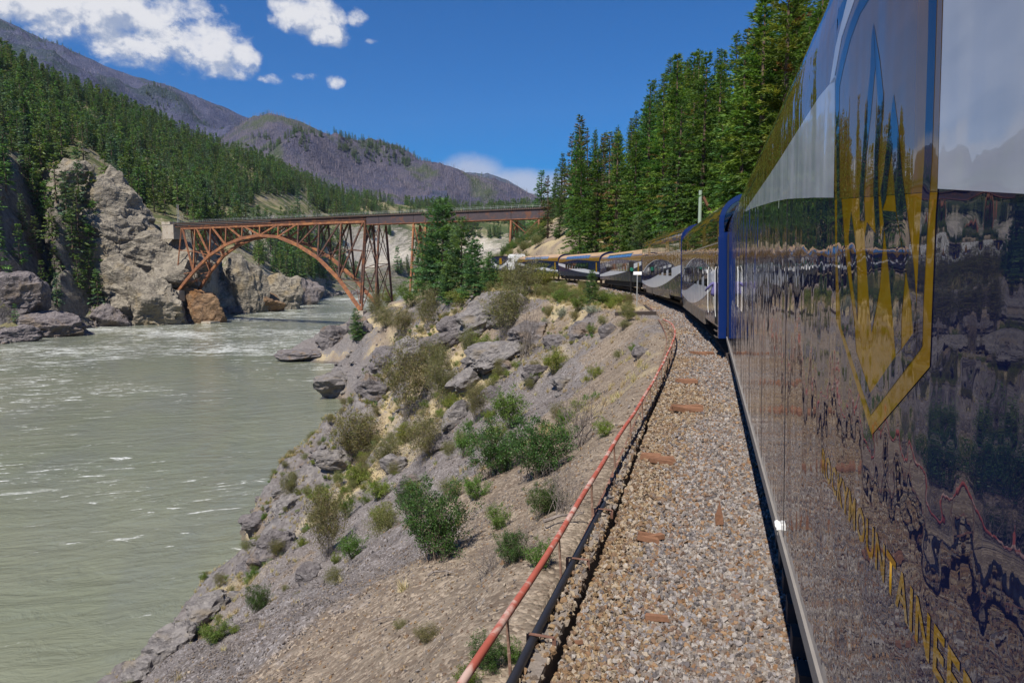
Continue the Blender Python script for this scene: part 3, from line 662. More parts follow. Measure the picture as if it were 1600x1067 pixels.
def conifer(h, r0, nb, seed, sprays, lt, k=3, z0=.12, wfac=.30, pine=False, cols=None, gaps=0.):
    rng = np.random.default_rng(seed)
    f = z0 + (1-z0)*np.sort(rng.random(nb))**.9
    if gaps: f = f[vnoise(np.stack([f*9, 0*f, 0*f], -1), seed) > -1+gaps]
    nb = len(f); az = np.arange(nb)*2.39996 + rng.uniform(-.5, .5, nb)
    L = r0*(np.clip(1.02-f, 0, 1)**(.62 if pine else .92))*rng.uniform(.62, 1.12, nb)*np.clip(.55+(f-z0)*4.5, .55, 1) + .10
    L *= 1 + .22*np.sin(az + seed) 
    e0 = (-.10 + .75*f) if not pine else (.05+.55*f); dr = .42*(1-f) if not pine else .18*(1-f)
    if cols is None: cols = [(.030,.062,.018),(.045,.083,.021),(.062,.104,.024),(.030,.066,.028),(.054,.086,.020)]
    cols = np.array(cols); Vs = []; Cs = []
    for i in range(nb):
        ns = max(3, int(sprays*L[i]/r0)); t = np.sort(rng.uniform(.12, 1.0, ns)); t[-1] = 1.
        c, s = math.cos(az[i]), math.sin(az[i]); out = np.array([c, s, 0]); sd0 = np.array([-s, c, 0])
        zc = L[i]*(e0[i]*t - dr[i]*t*t*1.3 + .22*dr[i]*t**3*2)
        sl = e0[i] - 2.6*dr[i]*t + 1.32*dr[i]*t*t
        bp = out[None]*(L[i]*t)[:, None]; bp[:, 2] = f[i]*h + zc
        lat = rng.uniform(-1, 1, ns)*np.sqrt(1.02-t)*.42*L[i]*.8; bp += sd0[None]*lat[:, None]; bp[:, 2] -= np.abs(lat)*.12 + rng.uniform(-.04, .08, ns)*lt*2
        ang = np.clip(lat/(L[i]*.3+1e-6), -1, 1)*.8 + rng.uniform(-.45, .45, ns)
        d = out[None]*np.cos(ang)[:, None] + sd0[None]*np.sin(ang)[:, None]; d[:, 2] = sl*.8 + rng.uniform(-.25, .12, ns)
        if pine: d[:, 2] += rng.uniform(-.1, .6, ns)
        d /= np.linalg.norm(d, axis=1)[:, None]
        side = np.cross(d, (0, 0, 1.)); side /= np.linalg.norm(side, axis=1)[:, None]
        l = lt*rng.uniform(.65, 1.3, ns)*(.75+.25*(1-f[i]))
        V = tri_fan(bp, d, side, l, l*wfac, k, rng, 1.0 if not pine else 1.5); Vs.append(V)
        cc = cols[rng.integers(len(cols))]*rng.uniform(.75, 1.2); Cs.append(np.repeat((cc[None]*rng.uniform(.72, 1.3, (ns*k, 1))), 3, 0))
    # leader
    V = np.concatenate(Vs); C = np.concatenate(Cs)
    # trunk
    mb = MB(); n = 8; tz = np.linspace(-.03*h, .97*h, n); bend = rng.uniform(-.006, .006, 2)*h
    pts = np.stack([bend[0]*np.sin(tz/h*3), bend[1]*np.sin(tz/h*2.5), tz], -1); mb.tube(pts, np.linspace(.017*h, .0025*h, n), 7)
    for _ in range(int(nb*.10)):
        zz = rng.uniform(.06, .7)*h; a = rng.uniform(0, 6.28); ll = r0*rng.uniform(.3, .7)*(1-zz/h)
        mb.tube([(0, 0, zz), (ll*.6*math.cos(a), ll*.6*math.sin(a), zz+.02*ll), (ll*math.cos(a), ll*math.sin(a), zz-.10*ll)], [.012*h*.25, .008*h*.2, .002*h*.2], 4)
    return V, np.arange(len(V)).reshape(-1, 3), C, mb
def tree_kind(name, **kw):
    V, F, C, mb = conifer(**kw)
    return mesh_arrays(name+'_crown', V, F, M['needles'], C), mb.mesh(name+'_trunk', M['bark'])
def far_kind(name, **kw):
    V, F, C, mb = conifer(**kw); tv = np.concatenate(mb.V); tf = [list(f) for f in mb.F]
    quads = np.array([f for f in tf if len(f) == 4]); n = len(V)
    return mesh_arrays(name, np.concatenate([V, tv]), [F, quads+n], [M['needles_far'], M['bark']], np.concatenate([C, np.full((len(tv), 3), .1)]), fmat=[0]*len(F)+[1]*len(quads))

def shrub(h, w, seed, nstem=26, nleaf=2600, leaf=.055, cols=((.06, .10, .02),), twiggy=0., up=.5, stem_r=.010, bottom=.15, elong=1.6):
    rng = np.random.default_rng(seed); mb = MB(); tips = []; paths = []
    for i in range(nstem):
        a = rng.uniform(0, 6.28); rr = w/2*math.sqrt(rng.random()); hh = h*rng.uniform(.55, 1.0)*(1-.35*(rr/(w/2))**2)
        b0 = np.array([rng.normal(0, .10*w), rng.normal(0, .10*w), -.08*h]); e = np.array([rr*math.cos(a), rr*math.sin(a), hh])
        m = b0*(1-up) + e*up*.9 + np.array([0, 0, hh*(.12 if up < .6 else -.06)]) + rng.normal(0, .04*w, 3)
        t = np.linspace(0, 1, 5)[:, None]; p = (1-t)**2*b0 + 2*t*(1-t)*m + t*t*e; paths.append(p)
        mb.tube(p, np.linspace(stem_r, stem_r*.3, 5), 4, cap=False)
        for _ in range(3 if twiggy < .5 else 6):
            q = p[rng.integers(2, 5)]; e2 = q + rng.normal(0, 1, 3)*[.12*w, .12*w, .08*h] + [0, 0, .12*h]; paths.append(np.linspace(q, e2, 5))
            mb.tube([q, (q+e2)/2+rng.normal(0, .015*w, 3), e2], [stem_r*.5, stem_r*.35, stem_r*.2], 3, cap=False)
    n = nleaf
    if n:
        pi = rng.integers(len(paths), size=n); tt = np.clip(bottom + (1-bottom)*rng.random(n)**.8, 0, 1)
        allp = np.array(paths); j = np.minimum((tt*4).astype(int), 3); fr = tt*4-j
        b = allp[pi, j]*(1-fr)[:, None] + allp[pi, j+1]*fr[:, None] + rng.normal(0, .035*w, (n, 3))*[1, 1, .9]
        d = rng.normal(0, 1, (n, 3)) + [0, 0, .35]; d /= np.linalg.norm(d, axis=1)[:, None]
        s = np.cross(d, rng.normal(0, 1, (n, 3))); s /= np.linalg.norm(s, axis=1)[:, None]
        l = leaf*rng.uniform(.6, 1.35, n); ww = l/elong
        V = np.stack([b, b+d*(l*.5)[:, None]+s*(ww*.5)[:, None], b+d*l[:, None], b+d*(l*.5)[:, None]-s*(ww*.5)[:, None]], 1).reshape(-1, 3)
        cols = np.array(cols); C = np.repeat(cols[rng.integers(len(cols), size=n)]*rng.uniform(.7, 1.3, (n, 1)), 4, 0)
        fol = mesh_arrays('shrub_leaves', V, np.arange(4*n).reshape(-1, 4), M['leaves'], C)
    else: fol = None
    return mb.mesh('shrub_stems', M['bark_grey'] if twiggy >= .5 else M['twig_brown']), fol

def shard(seed, dims, mat, name='stone', n=11):
    rng = np.random.default_rng(seed); p = rng.normal(0, 1, (n, 3)); p /= np.linalg.norm(p, axis=1)[:, None]; p *= rng.uniform(.75, 1.05, (n, 1))*np.array(dims)[None]
    bm = bmesh.new(); vs = [bm.verts.new(q) for q in p]; r = bmesh.ops.convex_hull(bm, input=vs); bmesh.ops.delete(bm, geom=[v for v in bm.verts if not v.link_faces], context='VERTS')
    me = bpy.data.meshes.new(name); bm.to_mesh(me); bm.free(); me.materials.append(mat); return me
_ICO = {}
def ico(sub):
    if sub not in _ICO:
        bm = bmesh.new(); bmesh.ops.create_icosphere(bm, subdivisions=sub, radius=1.0)
        _ICO[sub] = (np.array([v.co[:] for v in bm.verts]), np.array([[v.index for v in f.verts] for f in bm.faces])); bm.free()
    return _ICO[sub]
def stone(seed, dims=(1, 1, 1), sub=2, planes=14, rough=.05, mat=None, name='stone', smooth=False, strat=0., fs=1.5):
    rng = np.random.default_rng(seed); D, F = ico(sub)
    nn = rng.normal(0, 1, (planes, 3)); nn /= np.linalg.norm(nn, axis=1)[:, None]; dist = rng.uniform(.55, .95, planes)
    dt = D @ nn.T; r = np.where(dt > .05, dist[None]/np.maximum(dt, .05), 9).min(1); r = np.minimum(r, 1.15)
    V = D*r[:, None]
    if rough:
        V = V + D*(fbm(V*fs+seed*3.1, 4, seed)*rough*2 + (ridged(V*fs*1.6+seed, 4, seed+2)-.3)*rough*1.2)[:, None]
    if strat: 
        zz = V[:, 2] + .25*V[:, 0] + .1*fbm(V*2, 3, seed); V[:, :2] *= (1 + strat*np.sign(np.sin(zz*9))*.5)[:, None]
    V = V*np.array(dims)[None]
    return mesh_arrays(name, V, F, mat, smooth=smooth)
# ------------------------------------------------------------------ conifers on the hillside to the right of the line
GREEN = [(.028,.058,.016),(.042,.080,.020),(.060,.102,.022),(.034,.070,.022),(.052,.088,.020)]
GREEN2 = GREEN + [(.085,.118,.026),(.10,.12,.03)]
CONE = GREEN2 + GREEN2 + GREEN2 + [(.10,.062,.03)]
BLUEG = [(.030,.058,.034),(.045,.080,.042),(.058,.092,.048),(.034,.062,.030)]
SPARSE = [(.040,.060,.030),(.060,.075,.034),(.050,.066,.036),(.11,.075,.05)]
TK = [tree_kind('fir_a', h=26, r0=5.0, nb=210, seed=1, sprays=26, lt=0.6, k=8, cols=GREEN, z0=.03, wfac=.29),
      tree_kind('fir_b', h=26, r0=5.6, nb=200, seed=2, sprays=28, lt=0.64, k=8, cols=GREEN2, gaps=.30, z0=.03, wfac=.29),
      tree_kind('fir_c', h=26, r0=4.6, nb=215, seed=3, sprays=24, lt=0.57, k=8, cols=BLUEG+GREEN, z0=.03, wfac=.29),
      tree_kind('fir_cones', h=26, r0=5.2, nb=205, seed=4, sprays=27, lt=0.6, k=8, cols=CONE, gaps=.25, z0=.03, wfac=.29),
      tree_kind('pine_open', h=26, r0=4.0, nb=120, seed=5, sprays=18, lt=.70, k=7, cols=SPARSE, gaps=.30, z0=.10, wfac=.34),
      tree_kind('pine_round', h=16, r0=4.6, nb=170, seed=6, sprays=24, lt=.60, k=8, cols=BLUEG+[(.066,.105,.040),(.080,.115,.045)], pine=True, z0=.02, wfac=.30),
      tree_kind('pine_round_b', h=16, r0=4.9, nb=150, seed=8, sprays=25, lt=.62, k=8, cols=BLUEG+[(.060,.095,.036),(.080,.115,.045)], pine=True, z0=.02, gaps=.25, wfac=.30)]
HK = [26]*5 + [16]*2
def put_tree(kind, loc, h, rz, label, group=None, name='conifer', sx=1.0, cat='tree', lean=0.):
    o = empty(name, loc, (lean, lean*.6, rz)); k = h/HK[kind]; o.scale = (k*sx, k*sx, k)
    link('crown', TK[kind][0], o); link('trunk', TK[kind][1], o)
    return tag(o, label, cat, group)
SKY_TREES = np.array([(820,330),(845,300),(872,232),(905,188),(935,205),(950,200),(975,205),(990,172),(1010,128),(1030,118),(1052,82),(1085,88),(1110,92),(1130,62),(1150,45),(1185,5),(1230,-40),(1320,-120)], float)
def proj(p):
    q = np.asarray(p, float)-CAM; z = q.dot(FV); return 800+FPX*q.dot(RV)/z, 533.5-FPX*q.dot(UV_)/z
def plant_right():
    rng = np.random.default_rng(41); spots = []; tries = 0
    while len(spots) < 150 and tries < 12000:
        tries += 1
        u = rng.uniform(24, 250); s = -(7.5 + 60*rng.random()**1.5)
        q = tr(u, s); px, _ = proj((q[0], q[1], q[2]+4))
        if px < 850 or px > 1330: continue
        if u > 185 and s > -26: continue
        if any((q[0]-a[0])**2+(q[1]-a[1])**2 < (3.4+.012*u)**2 for a, _, _, _ in spots): continue
        spots.append((q, u, s, px))
    for i, (q, u, s, px) in enumerate(spots):
        z = bank_z(q[0], q[1]); D = float(np.dot(q[:2], HV[:2]))
        top = np.interp(px, SKY_TREES[:, 0], SKY_TREES[:, 1]) + (abs(rng.normal(0, 18)) if rng.random() < .35 else rng.uniform(35, 150)) + 3
        hmax = CAMZ + (421-top)/FPX*D - z
        h = min(hmax, rng.uniform(20, 33))
        if h < 7: continue
        kind = int(rng.choice([0, 1, 2, 3, 0, 1], p=[.2, .2, .2, .18, .12, .1]))
        if px > 1130: kind = int(rng.choice([3, 1, 1, 0]))
        if px < 960: kind = int(rng.choice([2, 0, 4, 2]))
        put_tree(kind, (q[0], q[1], z-.2), h, rng.uniform(0, 6.28), 'tall green conifer in the dense stand on the slope beside the train', 'conifers on the slope beside the train', sx=rng.uniform(.9, 1.25), lean=rng.normal(0, .012))
    # trees that stand out
    def at(px, base, top, D, kind, label, sx=1., name='conifer'):
        b = P(px, base, D); t = P(px, top, D); g = bank_z(b[0], b[1])
        z = min(b[2], g)-.2 if g < b[2]+4 else b[2]-.2
        put_tree(kind, (b[0], b[1], g-.2), max(3, t[2]-g), px*.7, label, sx=sx, name=name)
    at(905, 392, 180, 165, 4, 'tall thin conifer with dark sparse crown at the edge of the stand', 1.25)
    at(929, 390, 200, 172, 2, 'slim dark conifer just right of the tall sparse one', .62)
    at(962, 392, 196, 160, 2, 'blue green conifer with a rounded top above the single level coaches', .9)
    at(935, 392, 300, 150, 5, 'low bushy pine at the foot of the tall sparse conifer', 1.0)
    at(1052, 380, 82, 118, 1, 'highest pointed conifer on the skyline of the stand', .95)
    at(1085, 380, 86, 112, 0, 'pointed conifer next to the highest one on the skyline', .8)
    at(1012, 385, 126, 128, 2, 'dark conifer with a stepped tip on the skyline of the stand', .9)
    at(1180, 300, -8, 70, 3, 'conifer full of brown cones by the near coach roof', 1.0)
    at(1222, 300, -60, 60, 3, 'large cone laden conifer cut off by the picture top', 1.05)
    at(855, 393, 348, 285, 5, 'small pine in front of the bridge end', .8)
    at(846, 330, 268, 335, 0, 'dark spruce rising above the deck at the bridge end', 1.15)
    at(866, 330, 289, 340, 2, 'slender spruce behind the dark one at the bridge end', .7)
    at(881, 345, 250, 330, 4, 'thin conifer above the hillside end of the bridge', .8)
    at(889, 395, 330, 200, 5, 'rounded pine over the hillside bushes', .9)
    at(1000, 392, 330, 100, 6, 'young round pine just behind the coach roofs', .8)
plant_right()

# ------------------------------------------------------------------ pines on the river bank by the bridge
def bank_tree(px, base, top, kind, label, sx=1.0, name='pine_tree', D=None):
    q, d = on_bank(px, base) if D is None else (P(px, base, D), D)
    h = (base-top)/FPX*d
    put_tree(kind, (q[0], q[1], q[2]-.3), h, px*1.3, label, name=name, sx=sx)
bank_tree(693, 462, 318, 5, 'tallest bushy pine on the bank before the bridge', 1.25)
bank_tree(668, 470, 372, 6, 'bushy pine leaning out left of the tallest pine', 1.05)
bank_tree(722, 462, 342, 6, 'pine with a pointed tip right of the tallest pine', 1.1)
bank_tree(742, 465, 375, 5, 'rounded pine between the tallest pine and the train', 1.2)
bank_tree(765, 452, 392, 6, 'small pine touching the front of the train', 1.2)
bank_tree(700, 478, 420, 6, 'low young pine at the foot of the tallest pine', 1.1)
bank_tree(652, 452, 402, 5, 'short pine by the steel bridge bent', .8)
bank_tree(556, 532, 482, 6, 'small lone evergreen on the rocky point', 1.0)
bank_tree(925, 476, 418, 5, 'young bright green pine on the grassy bench by the sign post', .95)

# ------------------------------------------------------------------ forest across the river
FK = [far_kind('far_conifer_%d' % i, h=20, r0=r, nb=nb, seed=90+i, sprays=8, lt=1.35, k=3, wfac=.5, cols=c, z0=.06)
      for i, (r, nb, c) in enumerate([(3.0, 62, GREEN), (3.5, 58, BLUEG+GREEN), (2.6, 66, BLUEG), (3.9, 54, GREEN2), (3.2, 60, GREEN)])]
def forest():
    rng = np.random.default_rng(77); N = 11500
    px = rng.uniform(-420, 900, N*3); v = rng.uniform(2.05, 5.25, N*3)
    D, Z = far_knots(px); ar = np.arange(len(px)); i = np.clip(np.floor(v).astype(int), 0, 5); f = v-i
    seg = (D[ar, i+1]-D[ar, i]); dd = D[ar, i]*(1-f)+D[ar, i+1]*f
    keep = rng.random(len(px)) < np.clip(seg*dd/(300*900), 0, 1)*.9
    px, v = px[keep], v[keep]; q = far_point(px, v)
    c = (q-CAM) ; zz = c@FV; sx = 800+FPX*(c@RV)/zz; sy = 533.5-FPX*(c@UV_)/zz
    clear = fbm(q/70., 3, 9) + .55*fbm(q/24., 3, 19)
    rib = (sx > 105) & (sx < 285) & (np.abs(sy-(158+(sx-110)*.88)) < 11+3*np.sin(sx*.2))
    cliff = ((sx > 100) & (sx < 300) & (sy > 268+(sx-100)*.42)) | ((sx > 395) & (sx < 480) & (sy > 305) & (sy < 352)) | ((sx > 540) & (sx < 650) & (sy > 375) & (sy < 420)) | ((sx > 715) & (sy > 372))
    cliff |= (sx < 100) & (v < 2.25)
    thin = np.where(v < 3.0, .22, np.where((sx > 380) & (v < 4.2), .06, .16))
    thin = np.where((sx > 560), .04, thin)
    ok = (~rib) & (~cliff) & (clear < thin) & (q[:, 2] > WATER+3)
    q = q[ok]; dist = np.linalg.norm(q-CAM, axis=1); n = len(q)
    h = rng.uniform(.55, 1.3, n)*np.where(dist < 600, 1.08, .98)
    h[rng.random(n) < .12] *= .55
    kd = rng.integers(len(FK), size=n); rz = rng.uniform(0, 6.28, n)
    s = np.stack([h*rng.uniform(.85, 1.2, n), h*rng.uniform(.85, 1.2, n), h], -1)
    cx = 800+FPX*((q-CAM)@RV)/((q-CAM)@FV)
    inview = (cx > -20) & (cx < 640); order = np.argsort(np.where(inview, dist/h, 1e9)); first = order[:165]; rest = order[165:]
    for j in first:
        o = link('conifer', FK[kd[j]], None, (q[j][0], q[j][1], q[j][2]-.4), (0, 0, rz[j]), tuple(s[j]))
        tag(o, 'dark green conifer among many on the slope across the river', 'tree', 'conifers on the slope across the river')
    r = rest; rot = np.stack([0*rz[r], 0*rz[r], rz[r]], -1)
    scatter('forest', q[r]-[0, 0, .5], kd[r], rot, s[r], FK, 'dense dark conifer forest covering the far slope', 'forest')
    return n
NFOREST = forest()
def on_far(px, py):
    v = np.linspace(0, 5.5, 700); q = far_point(np.full(700, float(px)), v); c = q-CAM
    sy = 533.5-FPX*(c@UV_)/(c@FV); i = np.nonzero(sy <= py)[0]; i = i[0] if len(i) else -1
    return q[i], float(c[i]@HV)
def gully():
    rng = np.random.default_rng(5)
    spots = [(112,262,70),(128,300,75),(142,318,80),(118,345,85),(150,352,80),(135,392,90),(160,388,70),(118,408,75),(148,428,80),(165,455,60),(140,462,70),(158,486,62),(105,318,70),(125,450,55),(172,440,45),
             (30,470,48),(70,455,52),(88,432,58),(62,398,60),(48,360,66),(78,340,66),(95,380,62),(20,505,30),(100,478,50),(55,500,34),(175,360,52),(182,300,60),(205,262,58),(15,378,70),(38,412,60),(8,440,70),(28,300,70),(60,268,80),(85,275,75),(10,330,60),(95,500,0),(182,400,40),(200,300,55),(225,318,60),(250,330,62),(268,338,58),(240,300,60),(215,285,60),(262,300,60),(190,275,60),(285,320,55),
             (318,345,50),(335,345,55),(352,345,50),(300,345,45),(372,342,50),(390,345,45),(470,345,42),(500,345,40),(530,343,42),(455,420,40),(440,405,45),(475,430,40),(490,415,45),(505,430,38),(520,438,34),(425,395,40),(410,385,45)]
    for px, py, hp in spots:
        if not hp: continue
        q, D = on_far(px, py); h = hp*D/FPX/20*rng.uniform(.85, 1.1)
        o = link('conifer', FK[int(rng.integers(5))], None, (q[0], q[1], q[2]-.8), (0, 0, rng.uniform(0, 6)), (h*1.15, h*1.15, h))
        if px < 190: tag(o, 'conifer in the rocky gully at the water across the river', 'tree', 'conifers in the far gully')
        elif px < 400: tag(o, 'conifer standing behind the bluff at the far bridge end', 'tree', 'conifers behind the far bluff')
        else: tag(o, 'conifer growing low on the far bank seen through the arch', 'tree', 'conifers seen through the arch')
    q, D = on_far(622, 428); o = link('conifer', FK[1], None, (q[0], q[1], q[2]-1), (0, 0, 1), (42*D/FPX/20*1.1,)*2+(42*D/FPX/20,)); tag(o, 'single dark conifer on the pale slope beyond the bridge', 'tree')
gully()
# burnt snags and survivors on the mountains
def snags():
    mb = MB(); mb.tube([(0, 0, 0), (0, 0, 1)], [.035, .006], 3, cap=False); k0 = mb.mesh('snag', M['snag'])
    rng = np.random.default_rng(3); P_ = []; I = []; S = []
    for Q, n, gfrac, seed in ((Q2, 9000, .30, 3), (Q1, 5200, .22, 6)):
        r, c = Q.shape[:2]; i = rng.integers(1, r-1, n); j = rng.integers(int(c*.12), int(c*.81), n)
        a, b = rng.random(n)[:, None], rng.random(n)[:, None]
        q = Q[i, j]*(1-a)*(1-b) + Q[i+1 - (i+1 >= r), j]*a*(1-b) + Q[i, j+1]*(1-a)*b + Q[i+1 - (i+1 >= r), j+1]*a*b
        g = fbm(q/330., 4, seed) > .16
        ok = rng.random(n) < np.where(g, .95, .7); q, g = q[ok], g[ok]; n = len(q)
        P_.append(q); I.append(np.where(g, rng.integers(1, 4, n), 0)); h = rng.uniform(.7, 1.2, n)
        S.append(np.where(g[:, None], h[:, None]*np.array([[1.5, 1.5, 1.25]]), h[:, None]*np.array([[22, 22, 22.]])))
    P_ = np.concatenate(P_); I = np.concatenate(I); S = np.concatenate(S); n = len(P_)
    scatter('burnt_forest', P_-[0, 0, 1], I, np.stack([np.zeros(n), np.zeros(n), rng.uniform(0, 6, n)], -1), S, [k0]+FK[:3], 'grey burnt snags and dark surviving trees on the mountains', 'forest')
snags()
# ------------------------------------------------------------------ steel arch railway bridge
def build_bridge():
    DZ = 29.3
    A = P(283, 351, 405); B = P(905, 322, 296); A[2] = B[2] = 0
    ax = (B-A)/np.linalg.norm(B-A); ay = np.array([ax[1], -ax[0], 0.])          # ay points towards the viewer's side
    if ay.dot(-HV) < 0: ay = -ay
    L = float(np.linalg.norm(B-A))
    def xa(px):                                   # chainage along the bridge for a sight line
        d = RV*((px-800)/FPX) + HV; M2 = np.array([[ax[0], -d[0]], [ax[1], -d[1]]]); return float(np.linalg.solve(M2, (-A)[:2])[0])
    def dep(px): return float((A+ax*xa(px)).dot(HV))
    def zz(px, py): return CAMZ + (421-py)/FPX*dep(px)
    def w(x, y, z): return A + ax*x + ay*y + np.array([0, 0, z])
    root = empty('arch_bridge', tuple(A)); tag(root, 'rust coloured steel arch railway bridge across the river', 'bridge')
    def part(name, mat, *beams, parent=None):
        mb = MB()
        for a, b, ww, hh in beams: mb.beam(a, b, ww, hh)
        o = mb.build(name, mat)
        o.parent = parent or root; o.matrix_parent_inverse = Matrix.Translation(-Vector(A)); return o
    S, SD, SG = M['steel_bridge'], M['steel_dark'], M['steel_girder']
    tp = [296.5, 318, 342, 366, 391, 418, 446.5, 477.4, 509.4, 543, 579.7]
    by = [453, 425, 399.6, 383.7, 373.6, 369, 371.5, 384, 403.5, 435.5, 481]
    zt = DZ-3.4; hw = 3.2
    X = [xa(p) for p in tp]; Zb = [min(zz(p, y), zt-2) for p, y in zip(tp, by)]
    Zb[10] -= 1; X[10] = X[10]
    def T(i, s): return w(X[i], s*hw, zt)
    def Bn(i, s): return w(X[i], s*(hw + (zt-Zb[i])*.105), Zb[i])
    for s in (1, -1):
        for i in range(10):
            dark = i >= 7
            part('top_chord', S, (T(i, s), T(i+1, s), .9, 1.1))
            part('arch_rib', S if i < 8 else M['steel_bridge'], (Bn(i, s), Bn(i+1, s), 1.2, 1.5))
            if i != 5: pass
        for i in range(11):
            if i == 0: part('end_post', S, (T(0, s), w(X[0]-1.5, s*(hw+3.6), Zb[0]+4.5), .55, .55))
            elif i == 10: part('end_post', SD, (T(10, s), w(X[10]-1.2, s*(hw+3.4), Zb[10]+3.2), .75, .75))
            else: part('vertical_post', S if i < 7 else SD, (T(i, s), Bn(i, s), .7 if i < 7 else .8, .7))
        for i in range(0, 5): part('diagonal_brace', S, (T(i, s)+ax*1.0, Bn(i+1, s), .8, .7))
        for i in range(6, 11): part('diagonal_brace', S if i < 8 else SD, (T(i, s)-ax*1.0, Bn(i-1, s), .8, .7))
        def lerp(a, b, f): return a*(1-f)+b*f
        part('strut', S, (lerp(T(0, s), w(X[0]-1.5, s*(hw+3.6), Zb[0]+4.5), .40), lerp(T(1, s), Bn(1, s), .53), .35, .35)); part('strut', S, (lerp(T(1, s), Bn(1, s), .53), Bn(2, s), .35, .35))
        part('strut', S, (lerp(T(0, s), w(X[0]-1.5, s*(hw+3.6), Zb[0]+4.5), .86), Bn(1, s), .35, .35))
        mid9 = lerp(T(9, s), Bn(9, s), .47); part('strut', SD, (Bn(8, s), mid9, .4, .35)); part('strut', SD, (mid9, lerp(T(10, s), w(X[10], s*(hw+3.4), Zb[10]+3), .36), .4, .35))
        part('strut', SD, (Bn(9, s), lerp(T(10, s), w(X[10], s*(hw+3.4), Zb[10]+3), .73), .4, .35))
    for i in range(11):
        part('floor_beam', SD, (T(i, 1), T(i, -1), .5, .9))
        if 0 < i < 10:
            part('cross_brace', S if i < 7 else SD, (T(i, 1), Bn(i, -1), .36, .36)); part('cross_brace', S if i < 7 else SD, (T(i, -1), Bn(i, 1), .36, .36))
        if i < 10:
            part('lateral_brace', M['steel_dark'], (Bn(i, 1), Bn(i+1, -1), .3, .3)); part('lateral_brace', M['steel_dark'], (Bn(i, -1), Bn(i+1, 1), .3, .3))
            m0 = (Bn(i, 1)+Bn(i+1, 1))/2; m1 = (Bn(i, -1)+Bn(i+1, -1))/2; part('rib_strut', M['steel_bridge'], (m0, m1, .35, .35))
    # steel towers that carry the girders to the hillside
    def bent(x, ztop, zlo, mat, lab='tower_leg', brace=True, bat=.11):
        f = [w(x, s*2.6, ztop) for s in (1, -1)]; b = [w(x, s*(2.6+(ztop-zlo)*bat), zlo) for s in (1, -1)]
        for a, c in zip(f, b): part(lab, mat, (a, c, .8, .8))
        if brace:
            n = 2 if ztop-zlo > 14 else 1
            for k in range(n):
                p0 = [a*(1-k/n)+c*(k/n) for a, c in zip(f, b)]; p1 = [a*(1-(k+1)/n)+c*((k+1)/n) for a, c in zip(f, b)]
                part('tower_brace', mat, (p0[0], p1[1], .28, .28)); part('tower_brace', mat, (p0[1], p1[0], .28, .28)); part('tower_strut', mat, (p1[0], p1[1], .3, .3))
        return f, b
    def gz(x, extra=1.5):
        q = w(x, 0, 0); return min(bank_z(q[0], q[1]) - extra, zt-3)
    def tower(pa, pb, mat, ztop, zl=None):
        xs = [xa(pa), xa(pb)]; z0 = zl if zl is not None else [gz(xs[0]), gz(xs[1])]
        ff = [bent(x, ztop, zb, mat) for x, zb in zip(xs, z0)]
        for s in (0, 1):
            a0, b0, a1, b1 = ff[0][0][s], ff[0][1][s], ff[1][0][s], ff[1][1][s]
            m0, m1 = (a0+b0)/2, (a1+b1)/2
            part('tower_brace', mat, (a0, m1, .28, .28)); part('tower_brace', mat, (a1, m0, .28, .28)); part('tower_brace', mat, (m0, b1, .28, .28)); part('tower_brace', mat, (m1, b0, .28, .28))
            part('tower_strut', mat, (m0, m1, .3, .3))
    tower(579.7, 600, SD, DZ-5.2, [zz(566, 474)-3, zz(600, 462)-3])
    tower(653, 672, S, DZ-5.2)
    tower(803, 846, S, DZ-5.2)
    # deck
    part('deck', M['deck'], (w(-2, 0, DZ-.55), w(X[10], 0, DZ-.55), 6.6, .5), (w(X[10], 0, DZ-.55), w(L+6, 0, DZ-.55), 6.6, .5))
    for s in (1, -1):
        part('stringer', M['steel_dark'], (w(-2, s*2.3, DZ-1.7), w(X[10], s*2.3, DZ-1.7), .5, 1.6))
        part('rail', M['rail_steel'], (w(-2, s*.75, DZ-.2), w(L+6, s*.75, DZ-.2), .1, .18))
    segs = [X[10]+.3] + [xa(p) for p in (600, 653, 672, 737, 803, 846)] + [L+6]
    for s in (1, -1):
        for a, b in zip(segs[:-1], segs[1:]):
            o = part('plate_girder', SG, (w(a+.08, s*2.6, DZ-2.8), w(b-.08, s*2.6, DZ-2.8), .35, 3.7))
            part('girder_flange', S, (w(a+.08, s*2.6, DZ-4.78), w(b-.08, s*2.6, DZ-4.78), .95, .24), parent=None)
    # cross ties carrying the track, ends showing along the edge
    mb = MB(); x = -1.5
    while x < L+5: mb.box(x, x+.35, -3.55, 3.55, DZ-.30, DZ-.08); x += 1.0
    V = np.concatenate(mb.V); V2 = A + V[:, :1]*ax + V[:, 1:2]*ay + V[:, 2:]*[[0, 0, 1]]; mb.V = [V2]
    o = mb.build('tie_row', M['wood_dark']); o.parent = root; o.matrix_parent_inverse = Matrix.Translation(-Vector(A)); o['kind'] = 'stuff'
    # handrails
    for s in (1, -1):
        mb = MB(); x = -2
        while x < L+5: mb.beam(w(x, s*3.5, DZ-.2), w(x, s*3.5, DZ+1.15), .07, .07); x += 3.4
        for zr in (.55, 1.12): mb.beam(w(-2, s*3.5, DZ+zr), w(L+5, s*3.5, DZ+zr), .06, .06)
        o = mb.build('handrail', M['galv']); o.parent = root; o.matrix_parent_inverse = Matrix.Translation(-Vector(A))
    # a steel plate walkway hung below the deck edge
    part('walkway', M['galv'], (w(2, hw+1.2, DZ-1.5), w(X[10]*.55, hw+1.2, DZ-1.5), .5, .12))
    # abutment and footings
    ab = MB(); ab.box(-11, -1.6, -4, 4, DZ-9, DZ-1.0); ab.box(-11, -4, -4.2, 4.2, DZ-1.0, DZ+.6); V = np.concatenate(ab.V); ab.V = [A + V[:, :1]*ax + V[:, 1:2]*ay + V[:, 2:]*[[0, 0, 1]]]
